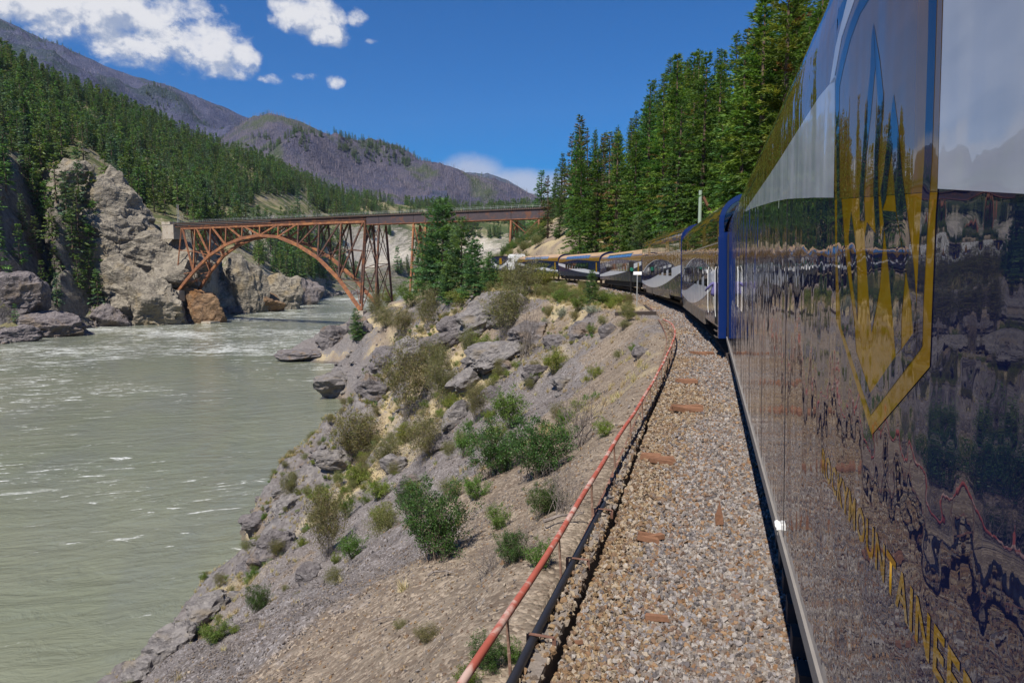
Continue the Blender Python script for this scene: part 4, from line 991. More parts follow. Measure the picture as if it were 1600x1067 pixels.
    o = ab.build('abutment', M['concrete']); o.parent = root; o.matrix_parent_inverse = Matrix.Translation(-Vector(A))
    for s in (1, -1):
        for i in (0, 10):
            f = MB(); q = Bn(i, s); f.box(q[0]-2.2, q[0]+2.2, q[1]-2.2, q[1]+2.2, q[2]-6, q[2]+.1); o = f.build('footing', M['concrete']); o.parent = root; o.matrix_parent_inverse = Matrix.Translation(-Vector(A))
    # mast pair at the far end
    m = empty('signal_mast', tuple(w(1.0, 3.0, DZ-.3))); tag(m, 'thin twin pole mast at the left end of the bridge', 'mast')
    for dx in (0, 1.2): MB().tube([(dx*ax[0], dx*ax[1], 0), (dx*ax[0], dx*ax[1], 10.5)], [.13, .09], 6).build('pole', M['galv'], m)
    r = MB()
    for k in range(10): r.beam((0, 0, 1+k), (1.2*ax[0], 1.2*ax[1], 1+k), .05, .05)
    r.build('rung', M['galv'], m)
    # concrete slab at the water under the arch foot
    q = W(315, 504, WATER); s = MB(); s.box(-11, 11, -3.2, 3.2, -1.2, 1.0); V = np.concatenate(s.V); s.V = [V[:, :1]*ax + V[:, 1:2]*ay + V[:, 2:]*[[0, 0, 1]]]
    o = s.build('concrete_slab', M['concrete'], loc=tuple(q)); tag(o, 'flat concrete slab at the water below the arch foot', 'slab')
    return A, ax, ay, zt, X, Zb, w
BR = build_bridge()
# bluffs and boulders of the far bank
def far_rock(px, base, wpx, hpx, mat, label, seed, D=None, sq=.8, name='rock_bluff', tilt=0.):
    q, d = on_far(px, base)
    if D: q = P(px, base, D); d = D
    w, h = wpx*d/FPX/2, hpx*d/FPX
    me = stone(seed, (w*1.32, w*sq*1.1, h*.85), 6 if wpx > 100 else 5, 24, .085, mat, name, smooth=False, fs=2.0)
    o = link(name, me, None, (q[0], q[1], q[2]+h*.20), (0, tilt, YAW+.3*math.sin(seed)))
    tag(o, label, 'rock'); return o
far_rock(235, 505, 118, 80, M['rock_far'], 'rounded pale rock at the water under the left end of the bridge', 11, tilt=.1)
far_rock(205, 470, 100, 60, M['rock_far'], 'pale rock shoulder above the rounded water rock', 31, tilt=.3)
far_rock(268, 440, 90, 60, M['rock_far'], 'pale rock face right below the concrete abutment', 32, tilt=.2)
far_rock(150, 420, 70, 70, M['rock_far'], 'pale rock rib along the gully trees', 33, tilt=.4)
far_rock(205, 385, 110, 60, M['rock_far'], 'pale rock band between the two large bluffs', 34, tilt=.4)
far_rock(185, 495, 60, 40, M['rock_far'], 'small pale rock at the water left of the rounded one', 35, tilt=.2)
far_rock(122, 290, 60, 40, M['rock_far'], 'pale knob at the top of the gully', 36, tilt=.3)
far_rock(318, 500, 62, 58, M['rock_rust'], 'rust stained rock carrying the left foot of the arch', 12)
far_rock(230, 432, 150, 72, M['rock_far'], 'pale layered bluff below the bridge abutment', 13, tilt=.25)
far_rock(180, 350, 120, 92, M['rock_far'], 'tall pale bluff slanting up to the forest', 14, tilt=.45)
far_rock(393, 480, 58, 92, M['rock_far'], 'pale rock tower standing behind the arch', 16)
far_rock(405, 484, 76, 38, M['rock_rust'], 'brown low rock at the water behind the arch', 17)
far_rock(440, 478, 60, 52, M['rock_far'], 'pale sloping rock right of the brown low rock', 18)
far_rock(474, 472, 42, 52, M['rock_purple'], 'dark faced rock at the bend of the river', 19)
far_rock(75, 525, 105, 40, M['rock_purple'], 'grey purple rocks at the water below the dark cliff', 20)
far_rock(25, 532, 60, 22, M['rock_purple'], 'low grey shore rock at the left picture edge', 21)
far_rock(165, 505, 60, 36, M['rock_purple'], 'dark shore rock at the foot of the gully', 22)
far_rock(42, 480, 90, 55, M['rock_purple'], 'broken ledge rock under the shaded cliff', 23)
# ------------------------------------------------------------------ the train
NAVY = (.008, .014, .055); GOLD = (.215, .120, .018); WHITE = (.62, .64, .66); BLUE = (.004, .019, .105)
M['navy'] = paint_mat('navy coach enamel', NAVY, .25); M['gold'] = paint_mat('bronze gold coach enamel', GOLD, .3, coat=1.)
M['white'] = paint_mat('white coach enamel', WHITE, .3, coat=.8); M['emblem_gold'] = paint_mat('gold emblem foil', (.32, .175, .006), .4, coat=.7)
M['dull_panel'] = plain('satin dull panel paint', (.035, .032, .045), .55, 0, .15, 2.)  # low gloss coat for the panel added against the mirrored blue end
M['blue_end'] = plain('royal blue coach end', BLUE, .3, 0, .08, 2., coat=.6)
M['glass'] = plain('dark coach glass', (.012, .015, .017), .05, 0, .1, 2., coat=1., spec=.5)
M['glass_sky'] = plain('tinted roof glass', (.05, .09, .16), .05, 0, .1, 2., coat=1., spec=.5)
M['under'] = plain('underframe black', (.012, .011, .011), .7, 0, .4, 3.)
M['sill'] = plain('grey sill strip', (.20, .185, .17), .6, 0, .2, 5.)
M['skirt'] = plain('dusty skirt panel', (.10, .085, .072), .55, 0, .35, 4., coat=.3)
M['seam'] = plain('panel seam', (.02, .018, .02), .6)
M['chrome'] = plain('bright window frame', (.55, .56, .58), .25, .8, .05)
M['lamp_white'] = plain('white marker lamp', (.8, .8, .78), .3)
M['roof_tan'] = plain('tan coach roof', (.40, .27, .15), .45, 0, .15, 1.5)  # tan base colour with slight random variation
def clear_glass():
    m, g, b = new_mat('end window glass'); t = g.node('ShaderNodeBsdfTransparent', None, Color=(.55, .68, .72, 1)); gl = g.node('ShaderNodeBsdfGlossy', None, Roughness=.02)
    ms = g.node('ShaderNodeMixShader', None, _0=.16); g.l.new(t.outputs[0], ms.inputs[1]); g.l.new(gl.outputs[0], ms.inputs[2]); g.l.new(ms.outputs[0], g.n['Material Output'].inputs['Surface']); return m
M['glass_clear'] = clear_glass()
PROF2 = np.array([(.69,1.55),(4.42,1.55),(4.65,1.52),(4.88,1.43),(5.10,1.26),(5.28,.98),(5.39,.65),(5.44,.3),(5.45,0)])
PROF1 = np.array([(.95,1.55),(2.95,1.55),(3.35,1.52),(3.65,1.42),(3.90,1.22),(4.08,.95),(4.20,.62),(4.28,.3),(4.30,0)])
class Prof:
    def __init__(s, p):
        s.p = p; s.a = np.concatenate([[0], np.cumsum(np.hypot(*np.diff(p, axis=0).T))])
        t = np.gradient(p, axis=0); n = np.stack([-t[:, 1], t[:, 0]], -1); n /= np.linalg.norm(n, axis=1)[:, None]; s.n = n   # (nz, nx)
        s.n[0] = (0, 1); s.n[1] = (0.05, 1)
    def az(s, z): return np.interp(z, s.p[:, 0], s.a)
    def pt(s, a, off=0.):
        z = np.interp(a, s.a, s.p[:, 0]); x = np.interp(a, s.a, s.p[:, 1]); nz = np.interp(a, s.a, s.n[:, 0]); nx = np.interp(a, s.a, s.n[:, 1])
        return x+off*nx, z+off*nz
class Car:
    def __init__(s, name, label, prof, length, loc, head, cant=math.radians(-1.5), group='coaches of the curving train'):
        s.root = empty(name, loc, (0, cant, head)); tag(s.root, label, 'train car', group); s.P = Prof(prof); s.L = length
        s.mat = Matrix.Translation(loc) @ Matrix.Rotation(head, 4, 'Z') @ Matrix.Rotation(cant, 4, 'Y'); s.inv = s.mat.inverted()
    def patch(s, name, ys, lo, hi, off, mat, rows=10, parent=None, side=-1, smooth=True):
        """strip of the side skin between heights lo(y) and hi(y)"""
        ys = np.asarray(ys, float); a0 = s.P.az(np.array([lo(y) for y in ys])); a1 = s.P.az(np.array([hi(y) for y in ys]))
        t = np.linspace(0, 1, rows); A = a0[:, None]*(1-t)+a1[:, None]*t; x, z = s.P.pt(A, off)
        V = np.stack([side*x, np.broadcast_to(ys[:, None], x.shape), z], -1).reshape(-1, 3); F = grid_faces(len(ys), rows)
        me = mesh_arrays(name, V, F if side > 0 else F[:, ::-1], mat, smooth=smooth); return link(name, me, parent or s.root)
    def body(s, mat, y0, y1, endmat, n=2):
        a = np.linspace(0, s.P.a[-1], 30); a = np.unique(np.concatenate([a, s.P.a])); x, z = s.P.pt(a); xs = np.concatenate([-x, x[::-1][1:]]); zs = np.concatenate([z, z[::-1][1:]])
        ys = np.linspace(y0, y1, n); V = np.array([(X, Y, Z) for Y in ys for X, Z in zip(xs, zs)]); c = len(xs)
        me = mesh_arrays('body', V, grid_faces(n, c)[:, ::-1], mat, smooth=True); link('body', me, s.root)
        for Y, nm in ((y0, 'end_wall'), (y1, 'end_wall')):
            if Y == y0 and s.window_end: s.rim(y0, endmat); continue
            mb = MB(); V = np.array([(X, Y, Z) for X, Z in zip(xs, zs)]); mb.add(V, [tuple(range(c)) if Y == y0 else tuple(range(c))[::-1]]); mb.build(nm, endmat, s.root)
        fl = MB(); fl.box(-1.5, 1.5, y0+.02, y1-.02, s.P.p[0, 0]-.06, s.P.p[0, 0]+.04); fl.build('underfloor', M['under'], s.root)
    window_end = False
    def rim(s, Y, mat):
        a = np.linspace(s.P.az(4.055), s.P.a[-1], 16); x0, z0 = s.P.pt(a); x1, z1 = s.P.pt(a, -.17); x1 = np.maximum(x1, 0)
        o_ = [(-X, Y, Z) for X, Z in zip(x0, z0)]; o_ += [(-p[0], Y, p[2]) for p in o_[::-1][1:]]; i_ = [(-X, Y, Z) for X, Z in zip(x1, z1)]; i_ += [(-p[0], Y, p[2]) for p in i_[::-1][1:]]; n = len(o_)
        mb = MB().add(o_+i_, [(k, k+1, n+k+1, n+k) for k in range(n-1)]); zb = s.P.p[0, 0]
        mb.add([(-1.55, Y, zb), (1.55, Y, zb), (1.55, Y, 4.055), (-1.55, Y, 4.055)], [(0, 1, 2, 3)]); mb.build('end_wall', mat, s.root)
    def pane(s, y0, y1, z0, z1, mat, off=.012, frame=None, parent=None):
        p = s.patch('window_pane', [y0, y1], lambda y: z0, lambda y: z1, off, mat, 5, parent)
        if frame:
            for (a, b, c, d) in ((y0-.05, y0, z0, z1), (y1, y1+.05, z0, z1)): s.patch('window_frame', [a, b], lambda y: c, lambda y: d, off+.006, frame, 5, p)
        return p
    def bogies(s, ys, zr=.46):
        for yc in ys:
            b = MB(); b.box(-1.25, -1.0, yc-1.6, yc+1.6, .42, .78); b.box(1.0, 1.25, yc-1.6, yc+1.6, .42, .78); b.box(-1.1, 1.1, yc-.3, yc+.3, .45, .7)
            t = b.build('bogie', M['under'], s.root)
            for dy in (-1.25, 1.25):
                for sx in (-1, 1):
                    w = MB(); w.tube([(sx*.70, yc+dy, zr), (sx*.83, yc+dy, zr)], zr, 18); w.build('wheel', M['rail_steel'], t, smooth=False)
    def underbox(s, y0, y1, z0, z1, mat): MB().box(-1.40, 1.40, y0, y1, z0, z1).build('equipment_box', mat, s.root)
def place(u0, u1):
    a, b = tr(u0), tr(u1); m = (a+b)/2; return Vector(m), math.atan2(-(b-a)[0], (b-a)[1])

# ---- the near coach, close beside the camera
def near_car():
    c = Car('train_coach', 'gleaming navy coach close to the camera with gold emblem and white swoosh', PROF2, 25.4, Vector((2.266, 8.7, 0)), 0.)
    R = c.root; y0, y1 = -12.7, 17.0
    c.body(M['navy'], y0, y1, M['blue_end'])
    o3 = c.inv @ Vector(CAM); R3 = c.inv.to_3x3()
    def side(px, py):
        d = R3 @ Vector(ray(px, py)); x = 1.55
        for _ in range(8):
            t = (-x-o3.x)/d.x; z = o3.z+t*d.z; a = c.P.az(min(z, 5.4)); x = float(c.P.pt(a)[0])
        return o3.y+t*d.y, z
    def poly(name, pts, off, mat, parent=None):
        yz = [side(*p) for p in pts]; tris = mgeo.tessellate_polygon([[Vector((y, z, 0)) for y, z in yz]])
        V = np.array([(-(c.P.pt(c.P.az(z))[0]+off), y, z) for y, z in yz]); F = np.array(tris)
        n = np.cross(V[F[0, 1]]-V[F[0, 0]], V[F[0, 2]]-V[F[0, 0]])
        nx = sum(np.cross(V[f[1]]-V[f[0]], V[f[2]]-V[f[0]])[0] for f in F)
        if nx > 0: F = F[:, ::-1]
        return link(name, mesh_arrays(name, V, F, mat), parent or R)
    # swoosh edges read off along the side
    top = sorted(side(*p) for p in [(1297,132),(1280,152),(1262,180),(1240,215),(1220,247),(1200,277),(1180,306),(1165,327)])
    bot = sorted(side(*p) for p in [(1305,309),(1290,309),(1270,309),(1250,310),(1230,311),(1210,315),(1190,321),(1175,326),(1165,331)])
    ty, tz = zip(*top); by_, bz = zip(*bot)
    yl, ym = side(1305, 220)[0], side(1466, 295)[0]
    def ztop(y): return float(np.interp(y, ty, tz))
    def zbot(y): return float(np.interp(y, by_, bz))
    ysw = np.linspace(yl+.003, min(ty[-1], by_[-1]), 50); yend = ysw[-1]
    c.patch('gold_upper_side', np.concatenate([ysw, np.linspace(yend, y1-.01, 20)[1:]]), lambda y: ztop(y) if y <= yend else ztop(yend)-.05*(y-yend), lambda y: 5.44, .0012, M['gold'], 24)
    c.patch('white_swoosh', ysw, zbot, ztop, .0022, M['white'], 8)
    wz = side(1466, 295)[1]; wz2 = side(1600, 303)[1]; ywr = side(1600, 303)[0]
    c.patch('white_panel', np.linspace(y0+3, ym-.002, 30), lambda y: wz + (wz2-wz)*(y-ym)/(ywr-ym), lambda y: 5.2, .0022, M['white'], 20)
    c.patch('gold_upper_side', np.linspace(ym, yl, 16), lambda y: 3.55, lambda y: 5.42, .0012, M['gold'], 20)
    poly('white_stripe', [(1297,132),(1305,128),(1305,118),(1316,58),(1338,-6),(1326,-6),(1306,74)], .0022, M['white'])
    # shield emblem: gold field with navy strokes above, gold strokes on navy below
    sh = poly('emblem_shield', [(1466,300),(1463,340),(1454,573),(1363,679),(1307,499),(1305,312)], .0022, M['emblem_gold'])
    poly('emblem_field', [(1474,-6),(1466,299),(1305,311),(1305,128),(1313,85),(1327,38),(1344,-6)], .0022, M['gold'], sh)
    for pts in ([(1347,-6),(1362,-6),(1345,22),(1330,62),(1318,110),(1313,135),(1312,180),(1313,310),(1309,310),(1307,180),(1307,130),(1316,85),(1330,35)],
                [(1366,36),(1369,105),(1362,180),(1355,240),(1351,300),(1353,345),(1345,345),(1344,300),(1350,220),(1361,110),(1363,60)],
                [(1366.5,36),(1376,95),(1382,150),(1382,163),(1376,215),(1373,260),(1374,310),(1377,372),(1370,372),(1366,300),(1367,240),(1374,165),(1369.5,107)],
                [(1398,147),(1405,200),(1411,270),(1419,330),(1430,420),(1437,520),(1430,535),(1425,470),(1412,390),(1402,330),(1395,235),(1390,270),(1386,310),(1380,328),(1377,300),(1382,270),(1390,200)],
                [(1453,-6),(1466,-6),(1464,60),(1458,250),(1452,340),(1445,470),(1443,541),(1434.5,552),(1434.5,456),(1440,340),(1446,250),(1452,60)],
                [(1442,543),(1362,648),(1315,509),(1309,400),(1309,311),(1316,311),(1322,400),(1336,502),(1339,549),(1361,614),(1401,556),(1410,546),(1428,521),(1434,480),(1434,552)],
                [(1363,521),(1357,441),(1352,372),(1356,347),(1376,374),(1384,344),(1376,451)],
                [(1401,555),(1395,480),(1388,400),(1380,329),(1401,331),(1411,390),(1417,420),(1410,500),(1410,544)],
                [(1341,500),(1333,440),(1327,372),(1331,330),(1337,372),(1341,430)]):
        poly('emblem_stroke', pts, .0032, M['navy'], sh)
    # lettering along the lower side
    cu = bpy.data.curves.new('lettering', 'FONT'); cu.body = 'ROCKYMOUNTAINEER'; cu.space_character = 1.12; cu.resolution_u = 2; cu.offset = .022
    to = bpy.data.objects.new('tmp_text', cu); COL.objects.link(to); dg = bpy.context.evaluated_depsgraph_get(); dg.update()
    tm = bpy.data.meshes.new_from_object(to.evaluated_get(dg)); bpy.data.objects.remove(to)
    tv = np.array([v.co[:] for v in tm.vertices]); lo, hi = tv.min(0), tv.max(0)
    ya, yb, zc0, lh = 4.30, 1.83, 1.975, .150
    for v in tm.vertices:
        fx = (v.co.x-lo[0])/(hi[0]-lo[0]); fz = (v.co.y-lo[1])/(hi[1]-lo[1])
        yw = ya+(yb-ya)*fx - 8.7; v.co = (-1.5518, yw, zc0+lh*fz)
    tm.materials.clear(); tm.materials.append(M['emblem_gold']); tm.update(); link('lettering', tm, R)
    # sill, seams, windows, lamp
    MB().box(-1.572, -1.50, y0, y1, .665, .80).build('sill_strip', M['sill'], R)
    for ys in [yl+2.3, yl+5.0, yl+7.7, 6.0, 8.6]:
        MB().box(-1.5525, -1.548, ys, ys+.006, .82, 4.3).build('panel_seam', M['seam'], R)
    wy = [side(1160, 440)[0], side(1151, 440)[0], side(1145.6, 440)[0], side(1141.2, 440)[0]]
    ws = min(max(wy[0], 3.2), 5.2)
    for k in range(4):
        a = ws + k*1.75; b = a + 1.35
        if b > y1-2.4: break
        c.pane(a, b, 2.32, 3.42, M['glass'], .006, M['chrome'])
    c.patch('added_dull_panel', [y1-2.2, y1-.02], lambda y: .85, lambda y: 4.3, .0035, M['dull_panel'], 4)  # dull panel added to damp the blue end's reflection in the side
    yv, zv = side(1219, 822); l = MB(); l.box(-1.585, -1.55, yv-.05, yv+.05, zv-.02, zv+.03); l.tube([(-1.575, yv-.04, zv+.02), (-1.575, yv+.04, zv+.02)], .024, 10); l.build('marker_lamp', M['lamp_white'], R, smooth=False)
    l = MB(); l.box(-1.58, -1.55, yv-.04, yv+.04, zv-.07, zv-.025); l.build('lamp_bracket', M['sill'], R)
    c.bogies((-8.9, 8.9)); c.underbox(-5.5, 5.5, .25, .62, M['under'])
    return c
NEAR = near_car()

# ---- coaches ahead on the curve
def coach(u0, u1, two, label, rev, end=M['navy']):
    loc, head = place(u0, u1); L = u1-u0; c = Car('train_coach', label, PROF2 if two else PROF1, L, loc, head)
    R = c.root; y0, y1 = -L/2+.25, L/2-.25; H = c.P.p[-1, 0]; zb = c.P.p[0, 0]
    c.window_end = two and end is M['blue_end'] and u0 < 30
    c.body(M['navy'], y0, y1, end)
    ys = np.linspace(y0+.02, y1-.02, 40)
    F = lambda y: ((y-y0)/(y1-y0)) if not rev else 1-(y-y0)/(y1-y0)            # 0 where the swoosh is high
    if two:
        zc = lambda y: 2.55 - 1.45*math.sin(min(F(y), 1)*math.pi/2)**1.1 + .25*F(y)**4; th = lambda y: .13 + .36*math.sin(math.pi*min(1, F(y)*.9+.12))**1.2
        zg = lambda y: max(2.30 + 1.0*math.sin(math.pi*min(1, F(y)*1.05))**.8, zc(y)+th(y)*.5+.02)
    else:
        zc = lambda y: 2.85 - 1.55*F(y)**.9 + .15*F(y)**4; th = lambda y: .10 + .22*math.sin(math.pi*min(1, F(y)*.85+.12))
        zg = lambda y: 3.05 - .35*math.cos(F(y)*2*math.pi)*.5 + .2
    c.patch('gold_upper_side', ys, zg, lambda y: H-.02, .004, M['gold'], 20); 
    if not two: c.patch('roof_skin', ys, lambda y: 3.78, lambda y: H-.005, .012, M['roof_tan'], 8)
    c.patch('roof_skin', ys, lambda y: H-.5, lambda y: H-.005, .006, M['gold'] if two else M['roof_tan'], 8, side=1)
    c.patch('white_swoosh', ys, lambda y: max(zb+.02, zc(y)-th(y)), lambda y: zc(y)+th(y), .008, M['white'], 6)
    if two:
        # thin returning stripe along the arch of the gold field
        yq = [y for y in ys if .45 < F(y) < .99]
        c.patch('white_stripe', yq, lambda y: zg(y)-.10*(F(y)-.4), lambda y: zg(y)+.12*(F(y)-.4), .009, M['white'], 4)
        n = 14; w = (y1-y0-1.0)/n
        for k in range(n):
            if k in (3, 10): continue
            a = y0+.5+k*w; c.pane(a+.06, a+w-.06, 3.78, 5.18, M['glass'])
        c.patch('belt_rail', [y0, y1], lambda y: 3.66, lambda y: 3.71, .03, M['chrome'], 3)
        for k in range(6): a = y0+4+k*2.6; c.pane(a, a+1.5, 2.05, 2.85, M['glass'], .010)
        for k in range(5): a = y0+5.2+k*2.9; MB().box(-1.57, -1.45, a, a+2.6, .42, .95).build('skirt_panel', M['skirt'], R)
    else:
        n = 9; f0, f1 = (.22, .80)
        for k in range(n):
            a = y0+(y1-y0)*(f0+(f1-f0)*k/n); c.pane(a+.05, a+(y1-y0)*(f1-f0)/n-.08, 3.52, 3.98, M['glass_sky'], .02)
            c.pane(a+.08, a+(y1-y0)*(f1-f0)/n-.12, 2.05, 2.90, M['glass'], .012)
        c.pane(y0+1.1, y0+1.75, 1.6, 2.9, M['emblem_gold'], .011)
        for k in range(4): a = y0+5.0+k*3.4; MB().box(-1.35, -1.2, a, a+1.6+.4*(k % 2), .45, .93).build('equipment_box', M['skirt'], R)
    c.bogies((y0+3.2, y1-3.2)); c.underbox(y0+5.2, y1-5.2, .38, zb+.02, M['under'])
    return c, y0, y1
CARS = []
CARS.append(coach(26.0, 47.4, True, 'two level gold and navy coach with blue end and dome windows', False, M['blue_end']))
CARS.append(coach(47.6, 71.0, True, 'two level coach next to the first single level one', False, M['blue_end']))
CARS.append(coach(71.2, 97.0, False, 'single level coach behind the white sign on the post', False))
CARS.append(coach(97.2, 123.0, False, 'single level coach with a long white swoosh above the young pine', True))
CARS.append(coach(123.2, 149.0, False, 'single level coach half hidden behind the twiggy shrub', True))
def blue_end():
    c, y0, y1 = CARS[0]; R = c.root
    # rounded end window of the upper deck with its bright frame
    def ring(inset, z0):
        a = np.linspace(c.P.az(z0), c.P.a[-1], 16); x, z = c.P.pt(a, -inset); pts = [(-X, Z) for X, Z in zip(x, z)]; pts = [p for p in pts]; 
        return pts + [(-X, Z) for X, Z in pts[::-1][1:]]
    for inset, z0, nm, mt, yo in ((.18, 4.055, 'end_window', M['glass_clear'], .011),):
        pts = ring(inset, z0); V = [(X, y0-yo, Z) for X, Z in pts]; MB().add(V, [tuple(range(len(V)))]).build(nm, mt, R)
    MB().box(-1.57, -1.30, y0-.05, y0+.16, .30, 3.9).build('end_post', M['blue_end'], R)
    MB().box(-1.562, -1.40, y0+.45, y0+1.25, .75, 2.95).build('doorway', M['under'], R)  # black box puts the shade of the open doorway into colour
    for yy in (y0+.40, y0+3.0): MB().tube([(-1.62, yy, 1.05), (-1.64, yy, 1.3), (-1.64, yy, 2.7), (-1.60, yy, 2.85)], .011, 6).build('grab_rail', M['sign_white'], R)
    s = MB()
    for k in range(3): s.box(-1.60, -1.35, y0+.5, y0+1.2, .28+k*.22, .31+k*.22)
    s.build('step', M['skirt'], R)
    c2, y0, _ = CARS[1]
    d = MB(); d.box(-1.2, 1.2, -.5, .12, .9, 4.2)
blue_end()
def gangways():
    for u in (47.5, 71.1, 97.1, 123.1, 149.1):
        q = tr(u); h = float(np.interp(u, TU, TH)); o = MB().box(-1.15, 1.15, -.34, .34, .9, 3.6).build('gangway_bellows', M['under'], None, loc=tuple(q), rot=(0, 0, h)); tag(o, None)
        yield o, u
for (o, u), nm in zip(gangways(), ['blue ended', 'second two level', 'first single level', 'second single level', 'third single level']):
    tag(o, 'dark folded gangway at the far end of the %s coach' % nm, 'gangway', 'gangways between the coaches')
# ---- locomotive at the head, mostly behind the shrubs
def loco():
    loc, head = place(149.2, 171.6); R = empty('locomotive', loc, (0, math.radians(-1.5), head)); tag(R, 'navy and white locomotive with gold panel at the head of the train', 'locomotive')
    L = 22.4; y0, y1 = -L/2+.3, L/2-.3
    class MB(globals()['MB']):                    # the cab faces back along the train
        def build(s, *a, **k): s.V = [v*[[1, -1, 1]] for v in s.V]; s.F = [f[::-1] for f in s.F]; return super().build(*a, **k)
    MB().box(-1.5, 1.5, y0, y1, 1.05, 1.35).build('frame', M['under'], R)
    MB().box(-1.15, 1.15, y0+1.0, y1-6.2, 1.35, 4.15).build('hood', M['navy'], R)
    MB().box(-1.17, -1.148, y0+8, y0+10.0, 2.6, 3.9).build('gold_panel', M['emblem_gold'], R)
    mb = MB(); V = [(-1.162, y, z) for y, z in ((y0+1, 3.9), (y0+5, 2.7), (y0+8.5, 2.1), (y0+12, 2.7), (y1-6.3, 3.6), (y1-6.3, 3.0), (y0+12, 2.1), (y0+8.5, 1.55), (y0+5, 2.0), (y0+1, 3.0))]; mb.add(V, [(0,1,8,9),(1,2,7,8),(2,3,6,7),(3,4,5,6)]); mb.build('white_swoosh', M['white'], R)
    cab = MB(); cab.box(-1.5, 1.5, y1-6.0, y1-3.2, 1.35, 4.35); cab.box(-1.3, 1.3, y1-6.0, y1-3.2, 4.35, 4.6); cab.build('cab', M['sign_white'], R)
    for a in (y1-5.7, y1-4.5): MB().box(-1.515, -1.49, a, a+.9, 3.0, 3.85).build('cab_window', M['glass'], R)
    MB().box(-1.0, 1.0, y1-3.2, y1, 1.35, 3.1).build('nose', M['navy'], R)
    MB().box(-1.1, 1.1, y0+2, y0+9, 4.15, 4.4).build('radiator', M['under'], R)
    mb = MB()
    for k in range(10): mb.beam((-1.45, y0+1.2+k*1.5, 1.35), (-1.45, y0+1.2+k*1.5, 2.3), .04, .04)
    mb.beam((-1.45, y0+1.2, 2.3), (-1.45, y0+14.7, 2.3), .04, .04); mb.build('handrail', M['sign_white'], R)
    for yc in (y0+4, y1-4):
        b = MB().box(-1.2, 1.2, yc-2.2, yc+2.2, .4, .95).build('bogie', M['under'], R)
        for dy in (-1.7, 0, 1.7): MB().tube([(-.85, yc+dy, .5), (-.7, yc+dy, .5)], .5, 16).build('wheel', M['rail_steel'], b)
    MB().box(-1.3, 1.3, -3, 3, .35, 1.05).build('fuel_tank', M['under'], R)
    # white cab roof of the second unit behind it
    return R
loco()
# ---- rails and sleepers
def track_parts():
    for s in (-.7525, .7525):
        u = np.concatenate([np.arange(-20, 60, 1.), np.arange(60, 330, 3.)]); c = tr(u, s); h = np.interp(u, TU, TH)
        prof = [(-.07, -.17), (.07, -.17), (.07, -.15), (.012, -.13), (.012, -.05), (.036, -.04), (.036, 0), (-.036, 0), (-.036, -.04), (-.012, -.05), (-.012, -.13), (-.07, -.15)]
        V = np.array([[p[0]+a*math.cos(hh), p[1]+a*math.sin(hh), p[2]+b] for p, hh in zip(c, h) for a, b in prof]); n = len(prof)
        F = np.array([[i*n+k, i*n+(k+1) % n, (i+1)*n+(k+1) % n, (i+1)*n+k] for i in range(len(u)-1) for k in range(n)])
        o = link('track_rail', mesh_arrays('track_rail', V, F, M['rail_steel'])); tag(o, 'steel rail under the %s wheels of the train' % ('river side' if s > 0 else 'hill side'), 'rail', 'running rails')
    me = MB().box(-1.3, 1.3, -.12, .12, -.36, -.168).mesh('sleeper', M['wood_dark'])
    root = empty('sleeper_row', tuple(tr(0))); tag(root, 'dark timber sleepers in the ballast under the train', 'sleepers')
    for k in range(150):
        u = -6 + k*.62; q = tr(u); o = link('sleeper', me, root, tuple(Vector(q)-Vector(tr(0))), (0, 0, float(np.interp(u, TU, TH))))
track_parts()

# ---- two passengers of the coach with the blue end
def person(name, joints, edges, radii, mats, loc, rot, label, parent=None):
    me = bpy.data.meshes.new(name); me.from_pydata(joints, edges, []); o = bpy.data.objects.new(name, me); COL.objects.link(o)
    md = o.modifiers.new('skin', 'SKIN'); sv = me.skin_vertices[0].data
    for v, r in zip(sv, radii): v.radius = (r, r)
    sv[0].use_root = True; o.modifiers.new('sub', 'SUBSURF').levels = 1; o.modifiers['sub'].render_levels = 1
    dg = bpy.context.evaluated_depsgraph_get(); dg.update(); m2 = bpy.data.meshes.new_from_object(o.evaluated_get(dg)); bpy.data.objects.remove(o)
    for m in mats: m2.materials.append(m)
    z = np.array([p.center.z for p in m2.polygons]); hz = joints[4][2]-radii[4]*.9; arm = np.array([abs(p.center.x) for p in m2.polygons])
    for p, a in zip(m2.polygons, (z > hz)): p.material_index = 1 if a else 0; p.use_smooth = True
    return tag(link(name, m2, None, loc, rot), label, 'person')
def passengers():
    skin = plain('skin', (.45, .28, .21), .6); shirt = plain('pale shirt', (.62, .70, .72), .9); vio = plain('violet top', (.10, .09, .22), .9); hair = plain('grey hair', (.25, .23, .22), .8)
    J = [(0,0,0),(0,.02,.22),(0,.03,.42),(0,.03,.56),(0,.0,.66),(0,-.01,.78),(.20,.02,.46),(.27,.10,.24),(.22,.30,.14),(-.20,.02,.46),(-.27,.10,.24),(-.22,.30,.14)]
    E_ = [(0,1),(1,2),(2,3),(3,4),(4,5),(2,6),(6,7),(7,8),(2,9),(9,10),(10,11)]; R_ = [.17,.17,.16,.065,.085,.095,.075,.055,.04,.075,.055,.04]
    c, y0, y1 = CARS[0]; q = c.mat @ Vector((-.62, y0+.42, 4.18)); h = c.root.rotation_euler[2]
    person('person', J, E_, R_, [shirt, hair], q, (0, 0, h), 'passenger in a pale shirt behind the end window of the blue ended coach')
    q = c.mat @ Vector((-1.66, y0+.85, 1.75)); person('person', J, E_, [r*.85 for r in R_], [vio, hair], q, (0, .35, h+.4), 'person in a violet top leaning out of the coach doorway')
passengers()
